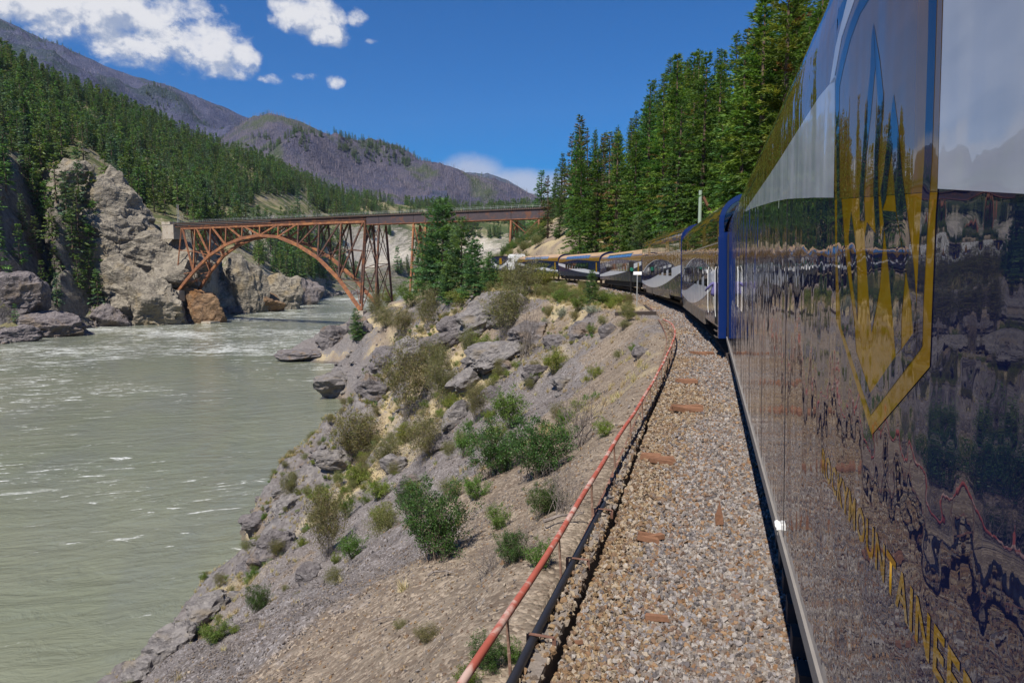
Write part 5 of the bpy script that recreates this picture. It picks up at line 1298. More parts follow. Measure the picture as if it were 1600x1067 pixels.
# ------------------------------------------------------------------ ballast shoulder
def toe(u): return np.interp(u, TOE[:, 0], TOE[:, 1])
def ballast():
    rng = np.random.default_rng(12)
    u = np.concatenate([np.arange(-25, 60, .5), np.arange(60, 330, 2.)]); t = toe(u)
    cols = [-3.3*np.ones_like(u), -2.6*np.ones_like(u), -1.2*np.ones_like(u), 1.2*np.ones_like(u), t-.5, t-.03, t, t]; zs = [-.52, -.40, -.38, -.38, -.40, -.44, -.50, -1.0]
    V = np.stack([tr(u, c, z) for c, z in zip(cols, zs)], 1); V[..., 2] += 0
    me = mesh_arrays('ballast_bed', V.reshape(-1, 3), grid_faces(len(u), len(cols))[:, ::-1], M['ballast_bed']); tag(link('ballast_bed', me), 'grey and brown ballast shoulder beside the train', kind='structure')
    kinds = [shard(200+i, (1, .62+.07*i, .5+.06*((i*2) % 5)), M['ballast'], 'ballast_stone') for i in range(6)] + [shard(220+i, (1, .62+.1*i, .5+.05*i), M['ballast_rusty'], 'rusty_stone') for i in range(4)]
    P_, S, I = [], [], []
    for u0, u1, dens, sz in ((2.5, 6.5, 1700, .038), (6.5, 10, 1200, .040), (10, 15, 850, .043), (15, 30, 400, .048), (30, 62, 150, .068), (62, 140, 26, .11)):
        n = int((u1-u0)*3.0*dens); uu = rng.uniform(u0, u1, n); tt = toe(uu); ss = rng.uniform(.3, 1, n)*0 + rng.uniform(.55, tt, n)
        q = tr(uu, ss, -.405); sc = sz*rng.uniform(.45, 1.3, n); q[:, 2] += sc*rng.uniform(-.1, .75, n) - .03*np.clip((ss-tt+.25)/.25, 0, 1)
        P_.append(q); S.append(sc)
        r = fbm(np.stack([q[:, 0]*.55, q[:, 1]*.28, 0*ss], -1), 3, 8)*1.1 + np.clip((ss-tt+.9)/1.0, -.5, .62) + .28*np.clip((uu-6)/8, -1, 1)*np.clip((30-uu)/12, -1, 1) + rng.normal(0, .22, n)
        I.append(np.where(r > .36, rng.integers(6, 10, n), rng.integers(0, 6, n)))
    P_, S, I = map(np.concatenate, (P_, S, I)); n = len(P_)
    scatter('ballast_gravel', P_, I, rng.uniform(0, 6.28, (n, 3)), S, kinds, 'loose grey and rusty ballast stones along the train', 'gravel')
ballast()
# ------------------------------------------------------------------ retaining edge, handrail and pipe
def fence():
    rng = np.random.default_rng(9)
    # crumbling edge: steel angle packed with rusty stone
    u = np.arange(1.5, 44, .12); t = toe(u) + .075 + .02*fbm(np.stack([u*2, 0*u, 0*u], -1), 3, 2)
    j = fbm(np.stack([u*3.1, 0*u, 0*u], -1), 4, 4); wdt = .17+.03*j
    prof = [(0, -1.0), (0, -.36), (.04, -.32), (1., -.33), (1., -1.0)]
    V = np.stack([tr(u, t+wdt*a, b) + np.stack([0*u, 0*u, (j*.04 if b > -.9 else 0*u)], -1) for a, b in prof], 1)
    me = mesh_arrays('retaining_edge', V.reshape(-1, 3), grid_faces(len(u), 5)[:, ::-1], M['ballast_bed']); ro = link('retaining_edge', me); tag(ro, 'crumbling stone packed edge strip between ballast and handrail', 'retaining edge')
    kinds = [shard(240+i, (1, .6+.1*i, .55), M['ballast_rusty'], 'edge_stone') for i in range(4)] + [shard(250, (1, .8, .6), M['scree'], 'edge_stone')]
    n = 3600; uu = 2.5+40*rng.random(n)**1.3; ss = toe(uu)+.05+rng.random(n)*.21; q = tr(uu, ss, -.335); q[:, 2] += rng.uniform(-.03, .05, n); sc = rng.uniform(.022, .058, n)
    scatter('edge_gravel', q, rng.integers(0, 5, n), rng.uniform(0, 6.28, (n, 3)), sc, kinds, 'rusty broken stones heaped on the retaining edge', 'gravel')
    # rusted steel strip outside the stones
    u2 = np.arange(1.5, 44, .5); s2 = toe(u2)+.25; V = np.stack([tr(u2, s2+a, b) for a, b in ((0, -.75), (0, -.335), (.055, -.345), (.055, -.36), (.012, -.36), (.012, -.75))], 1)
    o = link('edge_angle', mesh_arrays('edge_angle', V.reshape(-1, 3), grid_faces(len(u2), 6)[:, ::-1], M['rust_flat'])); tag(o, 'rusted steel angle along the outside of the stone edge', 'steel strip')
    # handrail
    FU = np.array([(0,3.60),(4.4,3.61),(7.3,3.62),(11,3.66),(17.2,3.51),(23.5,3.31),(29.8,3.02),(33,2.99),(36,3.12),(38.5,3.42)]); ug = np.arange(2.2, 38.5, .4)
    sg = np.interp(ug, FU[:, 0], FU[:, 1]); sg = np.convolve(np.pad(sg, 4, 'edge'), np.ones(9)/9, 'valid'); zg = .15 + .012*np.sin(ug*1.7) - np.clip((ug-36)/2.5, 0, 1)*.1
    pts = tr(ug, sg, zg); root = empty('handrail', tuple(tr(4, 3.6, -.4))); tag(root, 'weathered red pipe handrail on bars along the ballast edge', 'handrail')
    inv = -np.array(tr(4, 3.6, -.4))
    MB().tube(pts+inv, .033, 12).build('top_pipe', M['pipe_paint'], root, smooth=True)
    for k, up in enumerate([3.4, 5.35, 7.25, 9.3, 11.4, 13.4, 15.3, 17.1, 18.9, 20.6, 22.3, 23.9, 25.5, 27.0, 28.4, 29.8, 31.2, 32.5, 33.8, 35.2, 36.6]):
        s_ = float(np.interp(up, ug, sg)); a = tr(up, s_+.03, .14); b = tr(up, s_-.02, -.72); MB().tube(np.array([b, (a+b)/2+rng.normal(0, .004, 3), a])+inv, 0.015 if k % 3 else .018, 6).build('upright_bar', M['rebar'], root)
    # low flat bar
    u3 = np.arange(2.2, 30, .5); s3 = np.interp(u3, ug, sg)-.06; mb = MB(); p3 = tr(u3, s3, -.30+.02*np.sin(u3))+inv
    mb.tube(p3, .008, 6).build('low_rod', M['rust_flat'], root)
    # black pipe on brackets
    hp = [(770,1120),(803,1060),(834,995),(866,935),(898,873),(926,820),(951,778),(970,747),(984,722),(990,712)]; hz = [-.2, -.2, -.2, -.2, -.2, -.21, -.22, -.25, -.32, -.48]
    hpts = np.array([W(a, b, z) for (a, b), z in zip(hp, hz)]); tt = np.linspace(0, len(hp)-1, 40); hs = np.stack([np.interp(tt, range(len(hp)), hpts[:, k]) for k in range(3)], -1)
    for k in range(3): hs[:, k] = np.convolve(np.pad(hs[:, k], 2, 'edge'), np.ones(5)/5, 'valid')
    o = MB().tube(hs, .040, 12).build('black_pipe', M['hose'], smooth=True); tag(o, 'black plastic pipe lying inside the handrail', 'pipe')
    for k, (a, b) in enumerate([(842, 992), (900, 872), (940, 795)]):
        q = W(a, b, -.15); m = MB(); h = float(np.interp(q[1], TYs, TH)); r = np.array([math.cos(h), math.sin(h), 0]); f = np.array([-r[1], r[0], 0])
        m.beam(q-r*.10, q+r*.14, .035, .006); m.beam(q-r*.10, q-r*.10-np.array([0, 0, .28]), .035, .006, f); m.beam(q+r*.14, q+r*.14-np.array([0, 0, .12]), .035, .006, f)
        m.V = [np.concatenate(m.V)-q]; o = m.build('pipe_bracket', M['rust_flat'], None, loc=tuple(q)); tag(o, 'pinkish steel strap bracket over the black pipe, %s from the picture bottom' % ['first', 'second', 'third'][k], 'bracket', 'pipe brackets')
    q, d = on_bank(1014, 672); o = MB().tube([(0, 0, 0), (.03, .02, .32)], .022, 8).build('marker_stub', M['sign_white'], None, loc=(q[0], q[1], q[2]-.02)); tag(o, 'short white marker stub outside the handrail', 'marker')
fence()
# ------------------------------------------------------------------ broken sleepers lying on the ballast
def wood():
    rng = np.random.default_rng(31)
    piles = [(1075,597,36,3,'flat splintered sleeper end far along the ballast'),(1070,640,52,4,'broken orange brown sleeper pieces across the ballast'),(1026,718,46,5,'stack of rotten sleeper slivers at the stone edge'),
             (1020,842,50,3,'low rotten sleeper slab half sunk in the ballast'),(1125,818,22,1,'dark upright sleeper stub in the middle of the ballast'),(1027,966,44,1,'single brown stick of wood on the ballast'),
             (1098,553,28,2,'farthest sleeper scraps on the ballast'),(905,1002,20,1,'short rusty spike of wood at the ballast edge')]
    for px, py, wpx, n, lab in piles:
        q = W(px, py, -.36); q = W(px, py, -.36+float(grade(q[1]))); d = float(q.dot(HV)); L = wpx*d/FPX
        o = empty('broken_sleeper', tuple(q), (0, 0, .1*rng.normal())); tag(o, lab, 'wood debris')
        for k in range(n):
            m = MB(); l = L*rng.uniform(.7, 1.0); w = L*(.16 if n > 1 else .22); hgt = min(.09, L*.13)
            if 'upright' in lab: V = [(-.05,-.05,0),(.05,-.04,0),(.05,.05,0),(-.05,.05,0),(-.035,-.05,.17),(.05,-.02,.11),(.03,.05,.26),(-.04,.04,.14)]
            else: V = [(-l/2,-w/2,-.02),(l/2,-w*.3,-.02),(l*.45,w/2,-.02),(-l*.5,w*.4,-.02),(-l*.48,-w*.4,hgt*.8),(l*.44,-w*.2,hgt*rng.uniform(.4,1)),(l*.4,w*.35,hgt),(-l*.42,w*.3,hgt*rng.uniform(.5,1.1))]
            m.add(np.array(V)*rng.uniform(.85, 1.15, (8, 3)), [(0,3,2,1),(4,5,6,7),(0,1,5,4),(1,2,6,5),(2,3,7,6),(3,0,4,7)])
            m.build('splinter', M['wood_old'], o, loc=((rng.normal()*.12*L if n > 1 else 0), (k-(n-1)/2)*w*1.05, .01*rng.random()), rot=(rng.normal()*.08, rng.normal()*.1, rng.normal()*.15))
wood()
# ------------------------------------------------------------------ loose stones on the slope
def slope_stones():
    rng = np.random.default_rng(17); kinds = [shard(300+i, (1, .8, .6), M['scree'], 'slope_stone') for i in range(5)] + [shard(310+i, (1, .8, .6), M['ballast_rusty'], 'slope_stone') for i in range(2)]
    P_, S, I = [], [], []
    for u0, u1, s0, s1, n, a, b in ((2.5, 14, 4.1, 15, 40000, .010, .036), (4, 30, 4, 24, 17000, .02, .05), (14, 60, 3.4, 30, 14000, .03, .085), (45, 140, 5, 36, 9000, .05, .16)):
        u = rng.uniform(u0, u1, n); s = rng.uniform(s0, s1, n); q = tr(u, s); z, w = bank(q[:, 0], q[:, 1], np.stack([u, s], -1)); q[:, 2] = z
        den = .35 + .65*np.clip(w[:, 0]*1.4, 0, 1); ok = (rng.random(n) < den) & (z > WATER+.2); q = q[ok]; m = len(q)
        sc = a + (b-a)*rng.random(m)**2.2; q[:, 2] += sc*.2; P_.append(q); S.append(sc); I.append(np.where(rng.random(m) < np.clip(.55-w[ok][:, 0], .05, .6), rng.integers(5, 7, m), rng.integers(0, 5, m)))
    P_, S, I = map(np.concatenate, (P_, S, I)); n = len(P_)
    scatter('scree_gravel', P_, I, rng.uniform(0, 6.28, (n, 3)), S, kinds, 'loose stones strewn over the river bank', 'gravel')
slope_stones()
# ------------------------------------------------------------------ rocks on the near bank
def bank_rock(px, py, wpx, hpx, label, seed, mat='rock_dark', sq=.75, tilt=(0, 0), sub=4, sink=.42, yaw=None, strat=0.):
    q, d = on_bank(px, py); w, h = wpx*d/FPX/2, hpx*d/FPX
    me = stone(seed, (w*1.12, w*sq, h*.66), sub, 18, .11, M[mat], 'rock', fs=2.0, strat=strat)
    o = link('rock', me, None, (q[0], q[1], q[2]+h*(.5-sink)), (tilt[0], tilt[1], YAW+(yaw if yaw is not None else .6*math.sin(seed*2.3))))
    return tag(o, label, 'rock', 'rocks on the river bank')
ROCKS = [(765,508,140,70,'largest grey slab rock slanting up beside the shrub','rock_slab',(0,-.42),5),(795,495,90,52,'grey slab right under the big twiggy shrub','rock_slab',(0,-.35),4),(720,522,60,40,'dark broken rock at the foot of the largest slab','rock_dark',(0,-.2),4),
 (775,566,110,44,'long dark ledge below the largest slab','rock_slab',(0,-.35),5),(835,528,70,40,'dark ledge running up to the sage bushes','rock_dark',(0,-.3),4),(735,600,75,44,'grey ledge rock above the olive shrubs','rock_slab',(0,-.3),4),
 (908,523,52,32,'dark rounded outcrop under the grey sage','rock_dark',(0,0),4),(952,522,26,32,'small dark leaning rock near the timber','rock_dark',(0,-.5),3),(1002,556,34,26,'dark block at the slope by the handrail','rock_dark',(0,0),3),(868,540,44,26,'low dark stone left of the rounded outcrop','rock_dark',(0,-.2),3),
 (645,560,80,44,'grey rock wall over the small cove','rock_slab',(0,-.3),4),(690,545,70,36,'jagged grey rock above the cove wall','rock_dark',(0,-.25),4),(600,575,60,40,'dark rock at the inner end of the cove','rock_dark',(0,-.2),4),
 (530,608,76,34,'flat topped rock of the small spit in the river','rock_slab',(0,0),4),(580,618,60,42,'dark rock where the small spit meets the bank','rock_dark',(0,0),4),(475,556,74,20,'low dark rock of the far spit','rock_dark',(0,0),4),(520,535,52,40,'steep dark rock behind the far spit','rock_dark',(0,.1),4),(560,520,50,34,'brown rock on the point below the bridge','rock_dark',(0,0),4),
 (402,822,56,34,'wet dark rock jutting into the river','rock_dark',(0,-.2),4),(430,868,84,58,'brown rounded rock at the water','rock_dark',(0,0),4),(395,895,50,40,'dark rock under the brown rounded one','rock_dark',(0,0),4),(520,722,56,30,'pale boulders on the shore by the grey shrub','rock_slab',(0,0),4),(450,792,60,30,'grey shore ledge beside the grey green shrub','rock_slab',(0,-.2),4),(565,690,44,30,'rock behind the shoreline shrub','rock_dark',(0,0),3),
 (330,955,90,44,'long grey shore slab low at the water','rock_slab',(0,-.4),4),(262,1018,110,50,'pale grey shore slab at the bottom edge of the river','rock_slab',(0,-.45),4),(225,1060,90,50,'shore slab at the bottom left end of the bank','rock_slab',(0,-.4),4),
 (715,660,58,46,'grey rock between the olive and green shrubs','rock_slab',(0,-.3),4),(690,700,50,36,'dark rock under the willow shrub','rock_dark',(0,-.3),4),(650,760,56,34,'brown grey ledge above the dark green bush','rock_dark',(0,-.35),4),(770,620,44,32,'dark pointed rock above the bright shrub','rock_dark',(0,-.4),3),(620,735,60,34,'sloping ledge by the yellow green shrubs','rock_slab',(0,-.4),4),(838,588,50,30,'grey stone left of the bright round bush','rock_dark',(0,-.2),3),(880,600,40,22,'low stone below the bright round bush','rock_slab',(0,-.2),3),(755,690,40,24,'stone in the dry grass above the big bush','rock_dark',(0,-.2),3),(480,900,46,26,'stone on the grey scree near the river','rock_dark',(0,-.3),3),(790,577,40,26,'angular stone at the end of the long ledge','rock_dark',(0,0),3)]
for i, (px, py, w, h, lab, mt, tl, sb) in enumerate(ROCKS): bank_rock(px, py, w, h, lab, 400+i, mt, tilt=tl, sub=sb)
def stones_small():
    rng = np.random.default_rng(66); kinds = [stone(500+i, (1, .8, .62), 3, 13, .07, M['rock_dark'] if i % 2 else M['rock_slab'], 'outcrop_stone') for i in range(6)]; P_, S, I = [], [], []
    n = 5200; u = rng.uniform(35, 215, n); s = rng.uniform(5, 75, n); q = tr(u, s); z, w = bank(q[:, 0], q[:, 1], np.stack([u, s], -1)); q[:, 2] = z
    d = shore_dist(q[:, 0], q[:, 1]); ok = (d > -.5) & (s > np.interp(u, BENCH[:, 0], BENCH[:, 1])+1) & (rng.random(n) < np.clip(.08+w[:, 2]*.9+np.clip(1-d/4, 0, 1)*.9, 0, 1)); q = q[ok]; m = len(q)
    scl = (.15+.75*rng.random(m)**3)*np.where(d[ok] < 4, 1.2, 1.0)
    scatter('bank_rubble', q, rng.integers(0, 6, m), rng.uniform(-.5, .5, (m, 3))+np.stack([0*scl, 0*scl, rng.uniform(0, 6, m)], -1), scl, kinds, 'broken rock rubble covering the river bank', 'rubble')
    # far shore line rubble
    n = 900; px = rng.uniform(-30, 560, n); v = rng.uniform(0, .5, n)**1.4; q = far_point(px, v); scl = rng.uniform(.5, 2.4, n)*(1+(px > 350))*.8
    scatter('shore_rubble', q, rng.integers(0, 6, n), rng.uniform(0, 6, (n, 3)), scl, kinds, 'broken rocks along the far waterline', 'rubble')
stones_small()
# ------------------------------------------------------------------ shrubs
DG = ((.035,.075,.018),(.05,.10,.022),(.07,.13,.03),(.045,.09,.03)); YG = ((.13,.17,.025),(.17,.20,.03),(.10,.15,.025),(.20,.20,.04)); OL = ((.15,.145,.05),(.12,.13,.045),(.19,.165,.075),(.13,.15,.05)); SG = ((.22,.25,.19),(.27,.30,.23),(.18,.21,.15)); BG = ((.07,.13,.02),(.09,.16,.03),(.12,.18,.03))
SH = {'leafy':[shrub(2, 2.2, 601+i, 40, 12000, .055, DG, 0, .45, .012, .25) for i in range(3)], 'bright':[shrub(1.2, 1.5, 611+i, 30, 6000, .045, YG, 0, .5, .008, .1) for i in range(3)], 'green':[shrub(1.4, 1.6, 641+i, 30, 6000, .048, BG, 0, .5, .008, .1) for i in range(2)],
      'olive':[shrub(2, 1.9, 621+i, 60, 9000, .06, OL, 1., .75, .0045, .18, 2.4) for i in range(3)], 'wispy':[shrub(3, 2.4, 631+i, 60, 9000, .08, OL, 1., .8, .006, .2, 3.0) for i in range(2)],
      'bare':[shrub(2, 2.2, 651+i, 34, 0, .05, OL, 1., .55, .011) for i in range(2)], 'sage':[shrub(.6, .9, 661+i, 40, 2000, .05, SG, 1., .5, .006, .1, 2.5) for i in range(2)]}
HW = {'leafy': (2, 2.2), 'bright': (1.2, 1.5), 'green': (1.4, 1.6), 'olive': (2, 1.9), 'wispy': (3, 2.4), 'bare': (2, 2.2), 'sage': (.6, .9)}
SHRUBS = [('olive',555,716,78,72,'rounded olive brown shrub at the water beside the cove'),('olive',452,782,28,48,'grey green shrub standing alone on the shore ledge'),('bright',466,780,14,16,'tiny bright shrub next to the lone shore shrub'),
 ('olive',512,868,66,104,'tall brown olive shrub above the brown shore rock'),('green',541,812,28,48,'narrow green shrub right of the tall brown olive one'),('bright',592,780,44,34,'yellow green shrub above the bright pair'),('bright',597,822,42,36,'yellow shrub left of the dark green bush'),('green',552,872,48,44,'vivid green shrub at the edge of the grey scree'),('bright',524,885,16,22,'small yellow sprig under the tall brown olive shrub'),
 ('leafy',682,872,112,122,'large dark green bush in the middle of the slope'),('leafy',642,812,52,66,'smaller dark green bush joined to the large one'),('leafy',845,742,104,92,'broad dark green bush under the bare branches'),('leafy',772,742,92,84,'spreading green bush left of the broad dark one'),('green',800,668,66,64,'lighter green shrub above the broad bush'),('green',728,714,44,44,'small green shrub on the dry grass'),('bright',775,690,40,30,'yellowish shrub at the foot of the lighter green one'),
 ('wispy',642,652,88,118,'tall wispy willow like shrub on the bank'),('wispy',662,722,62,86,'lower wispy shrub under the tall one'),('wispy',690,640,50,90,'pale wispy shrub right of the tall one'),('bright',700,610,40,28,'yellow green tuft by the wispy shrubs'),('bright',705,648,36,34,'yellow green shrub below the tuft'),('olive',745,660,34,64,'narrow olive shrub beside the grey rock'),
 ('bright',866,584,38,42,'round bright green bush alone on the upper slope'),('olive',588,504,28,46,'thin olive shrub near the bridge foot'),('bright',607,470,30,26,'pale green shrub at the bridge tower foot'),('olive',628,524,52,44,'olive shrub on the sandy slope below the pines'),('olive',668,516,36,66,'tall olive shrub under the pines'),('olive',600,518,34,40,'brown shrub on the sandy slope'),
 ('olive',736,560,34,52,'olive grass like shrub on the grey ledge'),('bright',762,556,40,34,'yellow green shrub between the two slabs'),('olive',790,530,66,80,'seedy olive shrub in front of the largest slab'),('wispy',815,466,66,66,'big twiggy shrub in front of the train'),('bright',846,450,46,36,'bright green shrub behind the big twiggy one'),('bright',780,448,50,30,'light green shrub beside the small pine'),
 ('green',880,472,48,20,'low vivid green mound on the bench'),('green',905,486,30,26,'dark green shrub on the edge of the bench'),('green',948,476,34,22,'green shrub at the foot of the young pine'),('bright',905,462,22,12,'yellow flowering tuft left of the young pine'),('bright',965,478,26,20,'pale grass tuft near the sign post'),('sage',908,518,28,14,'round grey sage on the dark outcrop'),('sage',878,498,26,16,'grey sage at the bench edge'),('sage',925,490,30,12,'grey sage below the green shrubs'),('sage',850,512,16,14,'small white sage by the dark ledge'),('olive',975,516,22,16,'dry brown tuft near the timber'),
 ('leafy',404,956,40,46,'green shrub on the scree near the water'),('green',338,1002,54,40,'green shrub low on the shore slab'),('bright',366,990,18,16,'small yellow green tuft by the low shrub'),('sage',412,948,26,14,'grey sage next to the green scree shrub'),
 ('leafy',762,1046,64,60,'leafy shrub behind the handrail at the bottom'),('green',735,1080,50,56,'green shrub cut by the bottom picture edge'),('green',800,1035,40,44,'green shrub between handrail and black pipe'),('green',842,886,54,50,'light green shrub left of the handrail'),('leafy',800,880,56,56,'half bare green shrub with brown twigs'),('leafy',850,806,60,54,'dark green shrub beside the fallen branches'),('green',780,826,44,40,'green sprays on the arching twig'),
 ('bare',905,700,110,112,'bare grey bush with spreading twigs by the slope'),('bare',882,800,90,90,'dead brown bush left of the handrail'),('bare',825,560,60,90,'bare shrub in front of the dark ledge'),('bare',768,890,90,56,'tangle of dead brown twigs on the slope'),('bare',820,870,80,60,'dead twigs around the half bare shrub'),
 ('bright',640,690,44,30,'yellow green shrub under the lower wispy one'),('green',745,780,50,40,'green shrub above the large dark bush'),('bright',560,760,46,34,'pale yellow green shrub near the shore'),('olive',600,735,50,50,'olive shrub between the ledge and the shore'),('green',880,690,40,30,'green shrub at the foot of the bare grey bush'),('olive',705,780,40,36,'dry olive shrub behind the large dark bush'),('bright',500,790,36,26,'low yellow shrub over the shore ledge'),('olive',680,600,46,60,'olive shrub in the middle of the grey ledges'),('green',640,480,40,34,'green shrub left of the pines'),('bright',720,480,50,26,'light shrub in front of the pines'),
 ('olive',668,1000,44,30,'small dry brown bush on the tan gravel'),('olive',625,980,24,14,'small dry tuft on the scree'),('green',1012,665,18,14,'weed behind the white marker stub')]
def plant_shrubs():
    rng = np.random.default_rng(8)
    for i, (k, px, py, w, h, lab) in enumerate(SHRUBS):
        q, d = on_bank(px, py); st, fo = SH[k][i % len(SH[k])]; hh, ww = HW[k]
        sz = h*d/FPX/hh*1.05; sx = w*d/FPX/ww*1.05
        o = empty('bare_shrub' if k == 'bare' else ('sagebrush' if k == 'sage' else 'shrub'), (q[0], q[1], q[2]-.03), (0, 0, rng.uniform(0, 6.28))); o.scale = (sx, sx, sz)
        link('stems', st, o)
        if fo: link('foliage', fo, o)
        tag(o, lab, 'shrub', 'shrubs on the river bank')
plant_shrubs()
def undergrowth():
    rng = np.random.default_rng(23); meshes = [SH['bright'][0][1], SH['green'][0][1], SH['olive'][0][1], SH['leafy'][0][1], SH['sage'][0][1]]
    P_, I, S = [], [], []
    n = 420; u = rng.uniform(70, 330, n); s = -(5.5+rng.random(n)**1.6*45); q = tr(u, s); z, _ = bank(q[:, 0], q[:, 1], np.stack([u, s], -1)); q[:, 2] = z-.1; P_.append(q); I.append(rng.integers(0, 4, n)); S.append(rng.uniform(.7, 2.0, n))
    scatter('undergrowth', np.concatenate(P_), np.concatenate(I), np.stack([np.zeros(n), np.zeros(n), rng.uniform(0, 6, n)], -1), np.concatenate(S), meshes, 'mixed green undergrowth on the hillside behind the train', 'undergrowth')
    # low weeds and tufts over the bank
    n = 8000; u = 6+170*rng.random(n)**.8; s = rng.uniform(4.2, 60, n); q = tr(u, s); z, w = bank(q[:, 0], q[:, 1], np.stack([u, s], -1)); q[:, 2] = z
    d = shore_dist(q[:, 0], q[:, 1]); ok = (d > 1.5) & (rng.random(n) < np.clip(.08+w[:, 1]*.9, 0, 1)*np.clip((u-10)/25, .06, 1)) & (s > toe(u)+.9); q = q[ok]; m = len(q)
    scatter('weeds', q, rng.choice([0, 1, 2, 2, 4, 0], m), np.stack([np.zeros(m), np.zeros(m), rng.uniform(0, 6, m)], -1), rng.uniform(.14, .62, m), meshes, 'low weeds and small bushes dotted over the bank', 'weeds')
    # dry grass
    r2 = np.random.default_rng(4); nb = 46; a = r2.uniform(0, 6.28, nb); ln = r2.uniform(.5, 1., nb); out = r2.uniform(.15, .75, nb)*ln; b = np.stack([r2.normal(0, .12, nb), r2.normal(0, .12, nb), np.zeros(nb)], -1)
    t = b + np.stack([np.cos(a)*out, np.sin(a)*out, ln*.8], -1); sd = np.stack([-np.sin(a), np.cos(a), 0*a], -1)*.018; V = np.stack([b-sd, b+sd, t], 1).reshape(-1, 3)
    cols = np.array([(.40,.32,.17),(.46,.38,.22),(.33,.27,.14),(.30,.29,.12)]); C = np.repeat(cols[r2.integers(0, 4, nb)], 3, 0); gm = mesh_arrays('grass_tuft', V, np.arange(3*nb).reshape(-1, 3), M['leaves'], C)
    n = 34000; u = 4+160*r2.random(n)**1.1; s = r2.uniform(4, 55, n); q = tr(u, s); z, w = bank(q[:, 0], q[:, 1], np.stack([u, s], -1)); q[:, 2] = z-.02; d = shore_dist(q[:, 0], q[:, 1])
    ok = (d > 1) & (r2.random(n) < np.clip(w[:, 1]*1.2+.06, 0, 1)*np.clip((u-4)/18, .22, 1)) & (s > toe(u)+.7); q = q[ok]; m = len(q)
    scatter('dry_grass', q, np.zeros(m), np.stack([r2.normal(0, .2, m), r2.normal(0, .2, m), r2.uniform(0, 6, m)], -1), r2.uniform(.18, .6, m)*np.clip(.6+.006*u[ok], .6, 1.4), [gm], 'tufts of dry yellow grass on the bank', 'grass')
undergrowth()
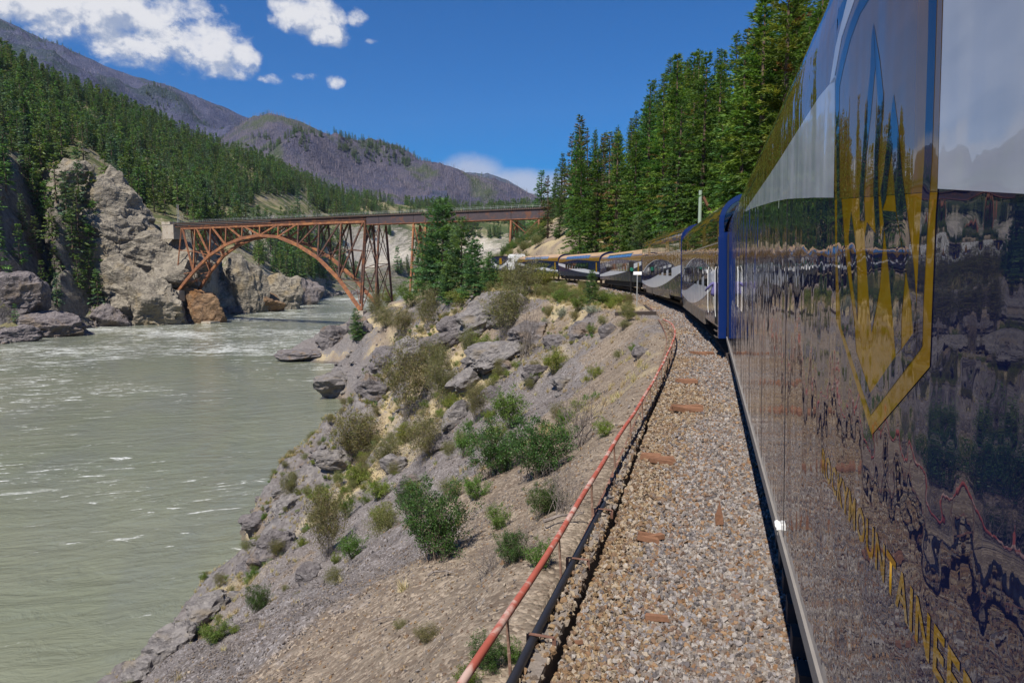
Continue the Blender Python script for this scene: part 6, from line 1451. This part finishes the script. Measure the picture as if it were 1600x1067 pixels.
# ------------------------------------------------------------------ things by the track
def trackside():
    q, d = on_bank(995, 480); o = empty('sign_post', tuple(q)); tag(o, 'thin post with a white sign board beside the track', 'sign post')
    MB().tube([(0, 0, -.2), (0, 0, 55*d/FPX)], .045, 8).build('post', M['galv'], o)
    b = MB(); w = 13*d/FPX/2; h = 5*d/FPX; z = 50*d/FPX; f = Matrix.Rotation(YAW, 3, 'Z'); V = [f @ Vector((x, y, zz)) for zz in (z, z+h) for y in (-.06, -.045) for x in (-w, w)]; b.add([v[:] for v in V], [(0,2,3,1),(4,5,7,6),(0,1,5,4),(2,6,7,3),(0,4,6,2),(1,3,7,5)]); b.build('sign_board', M['sign_white'], o)
    q2 = tr(71.5, 2.6, 0); h2 = float(np.interp(71.5, TU, TH)); o = empty('signal', (q2[0], q2[1], q2[2]-.4), (0, 0, h2)); tag(o, 'small dark signal head with green hood behind the sign', 'signal')
    MB().tube([(0, 0, 0), (0, 0, 3.0)], .06, 8).build('mast', M['under'], o); s = MB(); s.box(-.22, .22, -.12, .12, 2.4, 3.5); s.build('head', M['under'], o); s = MB(); s.tube([(0, -.12, 2.75), (0, -.34, 2.72)], .17, 12); s.build('hood', M['green_paint'], o)
    b = P(1092, 392, 66); zg = bank_z(b[0], b[1]); t = P(1092, 296, 66); o = MB().tube([(0, 0, 0), (0, 0, t[2]-zg)], [.19, .15], 10).build('utility_pole', M['pole_green'], None, loc=(b[0], b[1], zg-.1)); tag(o, 'pale green pole rising behind the two level coaches', 'pole')
    b = P(1112, 335, 66); t = P(1099, 308, 66); dd = t-b; o = MB().tube([tuple(-dd*.8), tuple(dd)], [.16, .14], 8).build('leaning_pole', M['wood_old'], None, loc=tuple(b)); tag(o, 'brown pole leaning behind the coach with the blue end', 'pole')
    # old timbers and rails at the end of the handrail
    for (x0, y0), (x1, y1), w, h, mt, lab, nm in [((962, 494), (1024, 492), .28, .24, 'wood_dark', 'dark timber baulk lying at the end of the handrail', 'timber'), ((1016, 484), (1050, 512), .10, .14, 'rust_flat', 'old rusty rail running into the handrail end', 'old_rail'), ((1008, 480), (1046, 516), .14, .12, 'wood_dark', 'dark plank beside the old rusty rail', 'timber'),
                              ((955, 462), (988, 468), .10, .14, 'rust_flat', 'old rail lying in the grass near the train', 'old_rail'), ((962, 468), (985, 478), .12, .12, 'wood_old', 'brown plank in the grass by the sign post', 'timber'), ((880, 452), (938, 466), .12, .14, 'rust_flat', 'long rusty rail lying along the curve', 'old_rail')]:
        a, _ = on_bank(x0, y0); b, _ = on_bank(x1, y1); m = MB().beam(a-a+[0, 0, .12], b-a+[0, 0, .12], w, h); o = m.build(nm, M[mt], None, loc=tuple(a)); tag(o, lab, 'rail' if nm == 'old_rail' else 'timber')
    # dead branches on the slope
    rng = np.random.default_rng(2)
    for i, (px, py, L, lab) in enumerate([(915, 688, 60, 'dead log with roots beside the bare bush'), (930, 660, 40, 'twisted dead branch above the dead log'), (880, 820, 70, 'long dead branch pointing at the handrail'), (600, 975, 40, 'thin fallen stick on the grey scree'), (690, 905, 50, 'dead branch below the large dark green bush')]):
        q, d = on_bank(px, py); l = L*d/FPX; o = empty('dead_branch', (q[0], q[1], q[2]+.05), (0, 0, YAW)); tag(o, lab, 'branch'); t = np.linspace(0, 1, 7)
        p = np.stack([(t-.5)*l*.9, .1*l*np.sin(t*5), .25*l*t+.03*l*rng.normal(size=7)], -1); MB().tube(p, np.linspace(.045, .012, 7)*l, 6).build('limb', M['bark_grey'], o)
        for k in range(6): a = p[rng.integers(1, 7)]; e = a+rng.normal(0, .22*l, 3)+[0, 0, .1*l]; MB().tube([a, (a+e)/2+rng.normal(0, .03*l, 3), e], [.012*l, .008*l, .004*l], 5).build('twig', M['bark_grey'], o)
trackside()
# ------------------------------------------------------------------ thin summer haze in the valley air
def haze():
    mb = MB(); mb.box(-9000, 9000, -700, 11000, WATER-6, 2450); m = bpy.data.materials.new('haze'); m.use_nodes = True; g = G(m.node_tree); g.n.remove(g.n['Principled BSDF'])
    v = g.node('ShaderNodeVolumePrincipled', None, Color=(.62, .74, 1.0, 1), Density=HAZE, Anisotropy=.1); g.l.new(v.outputs[0], g.n['Material Output'].inputs['Volume'])
    tag(mb.build('haze', m), 'thin bluish haze over the valley', kind='stuff')
HAZE = 1.8e-5
haze()
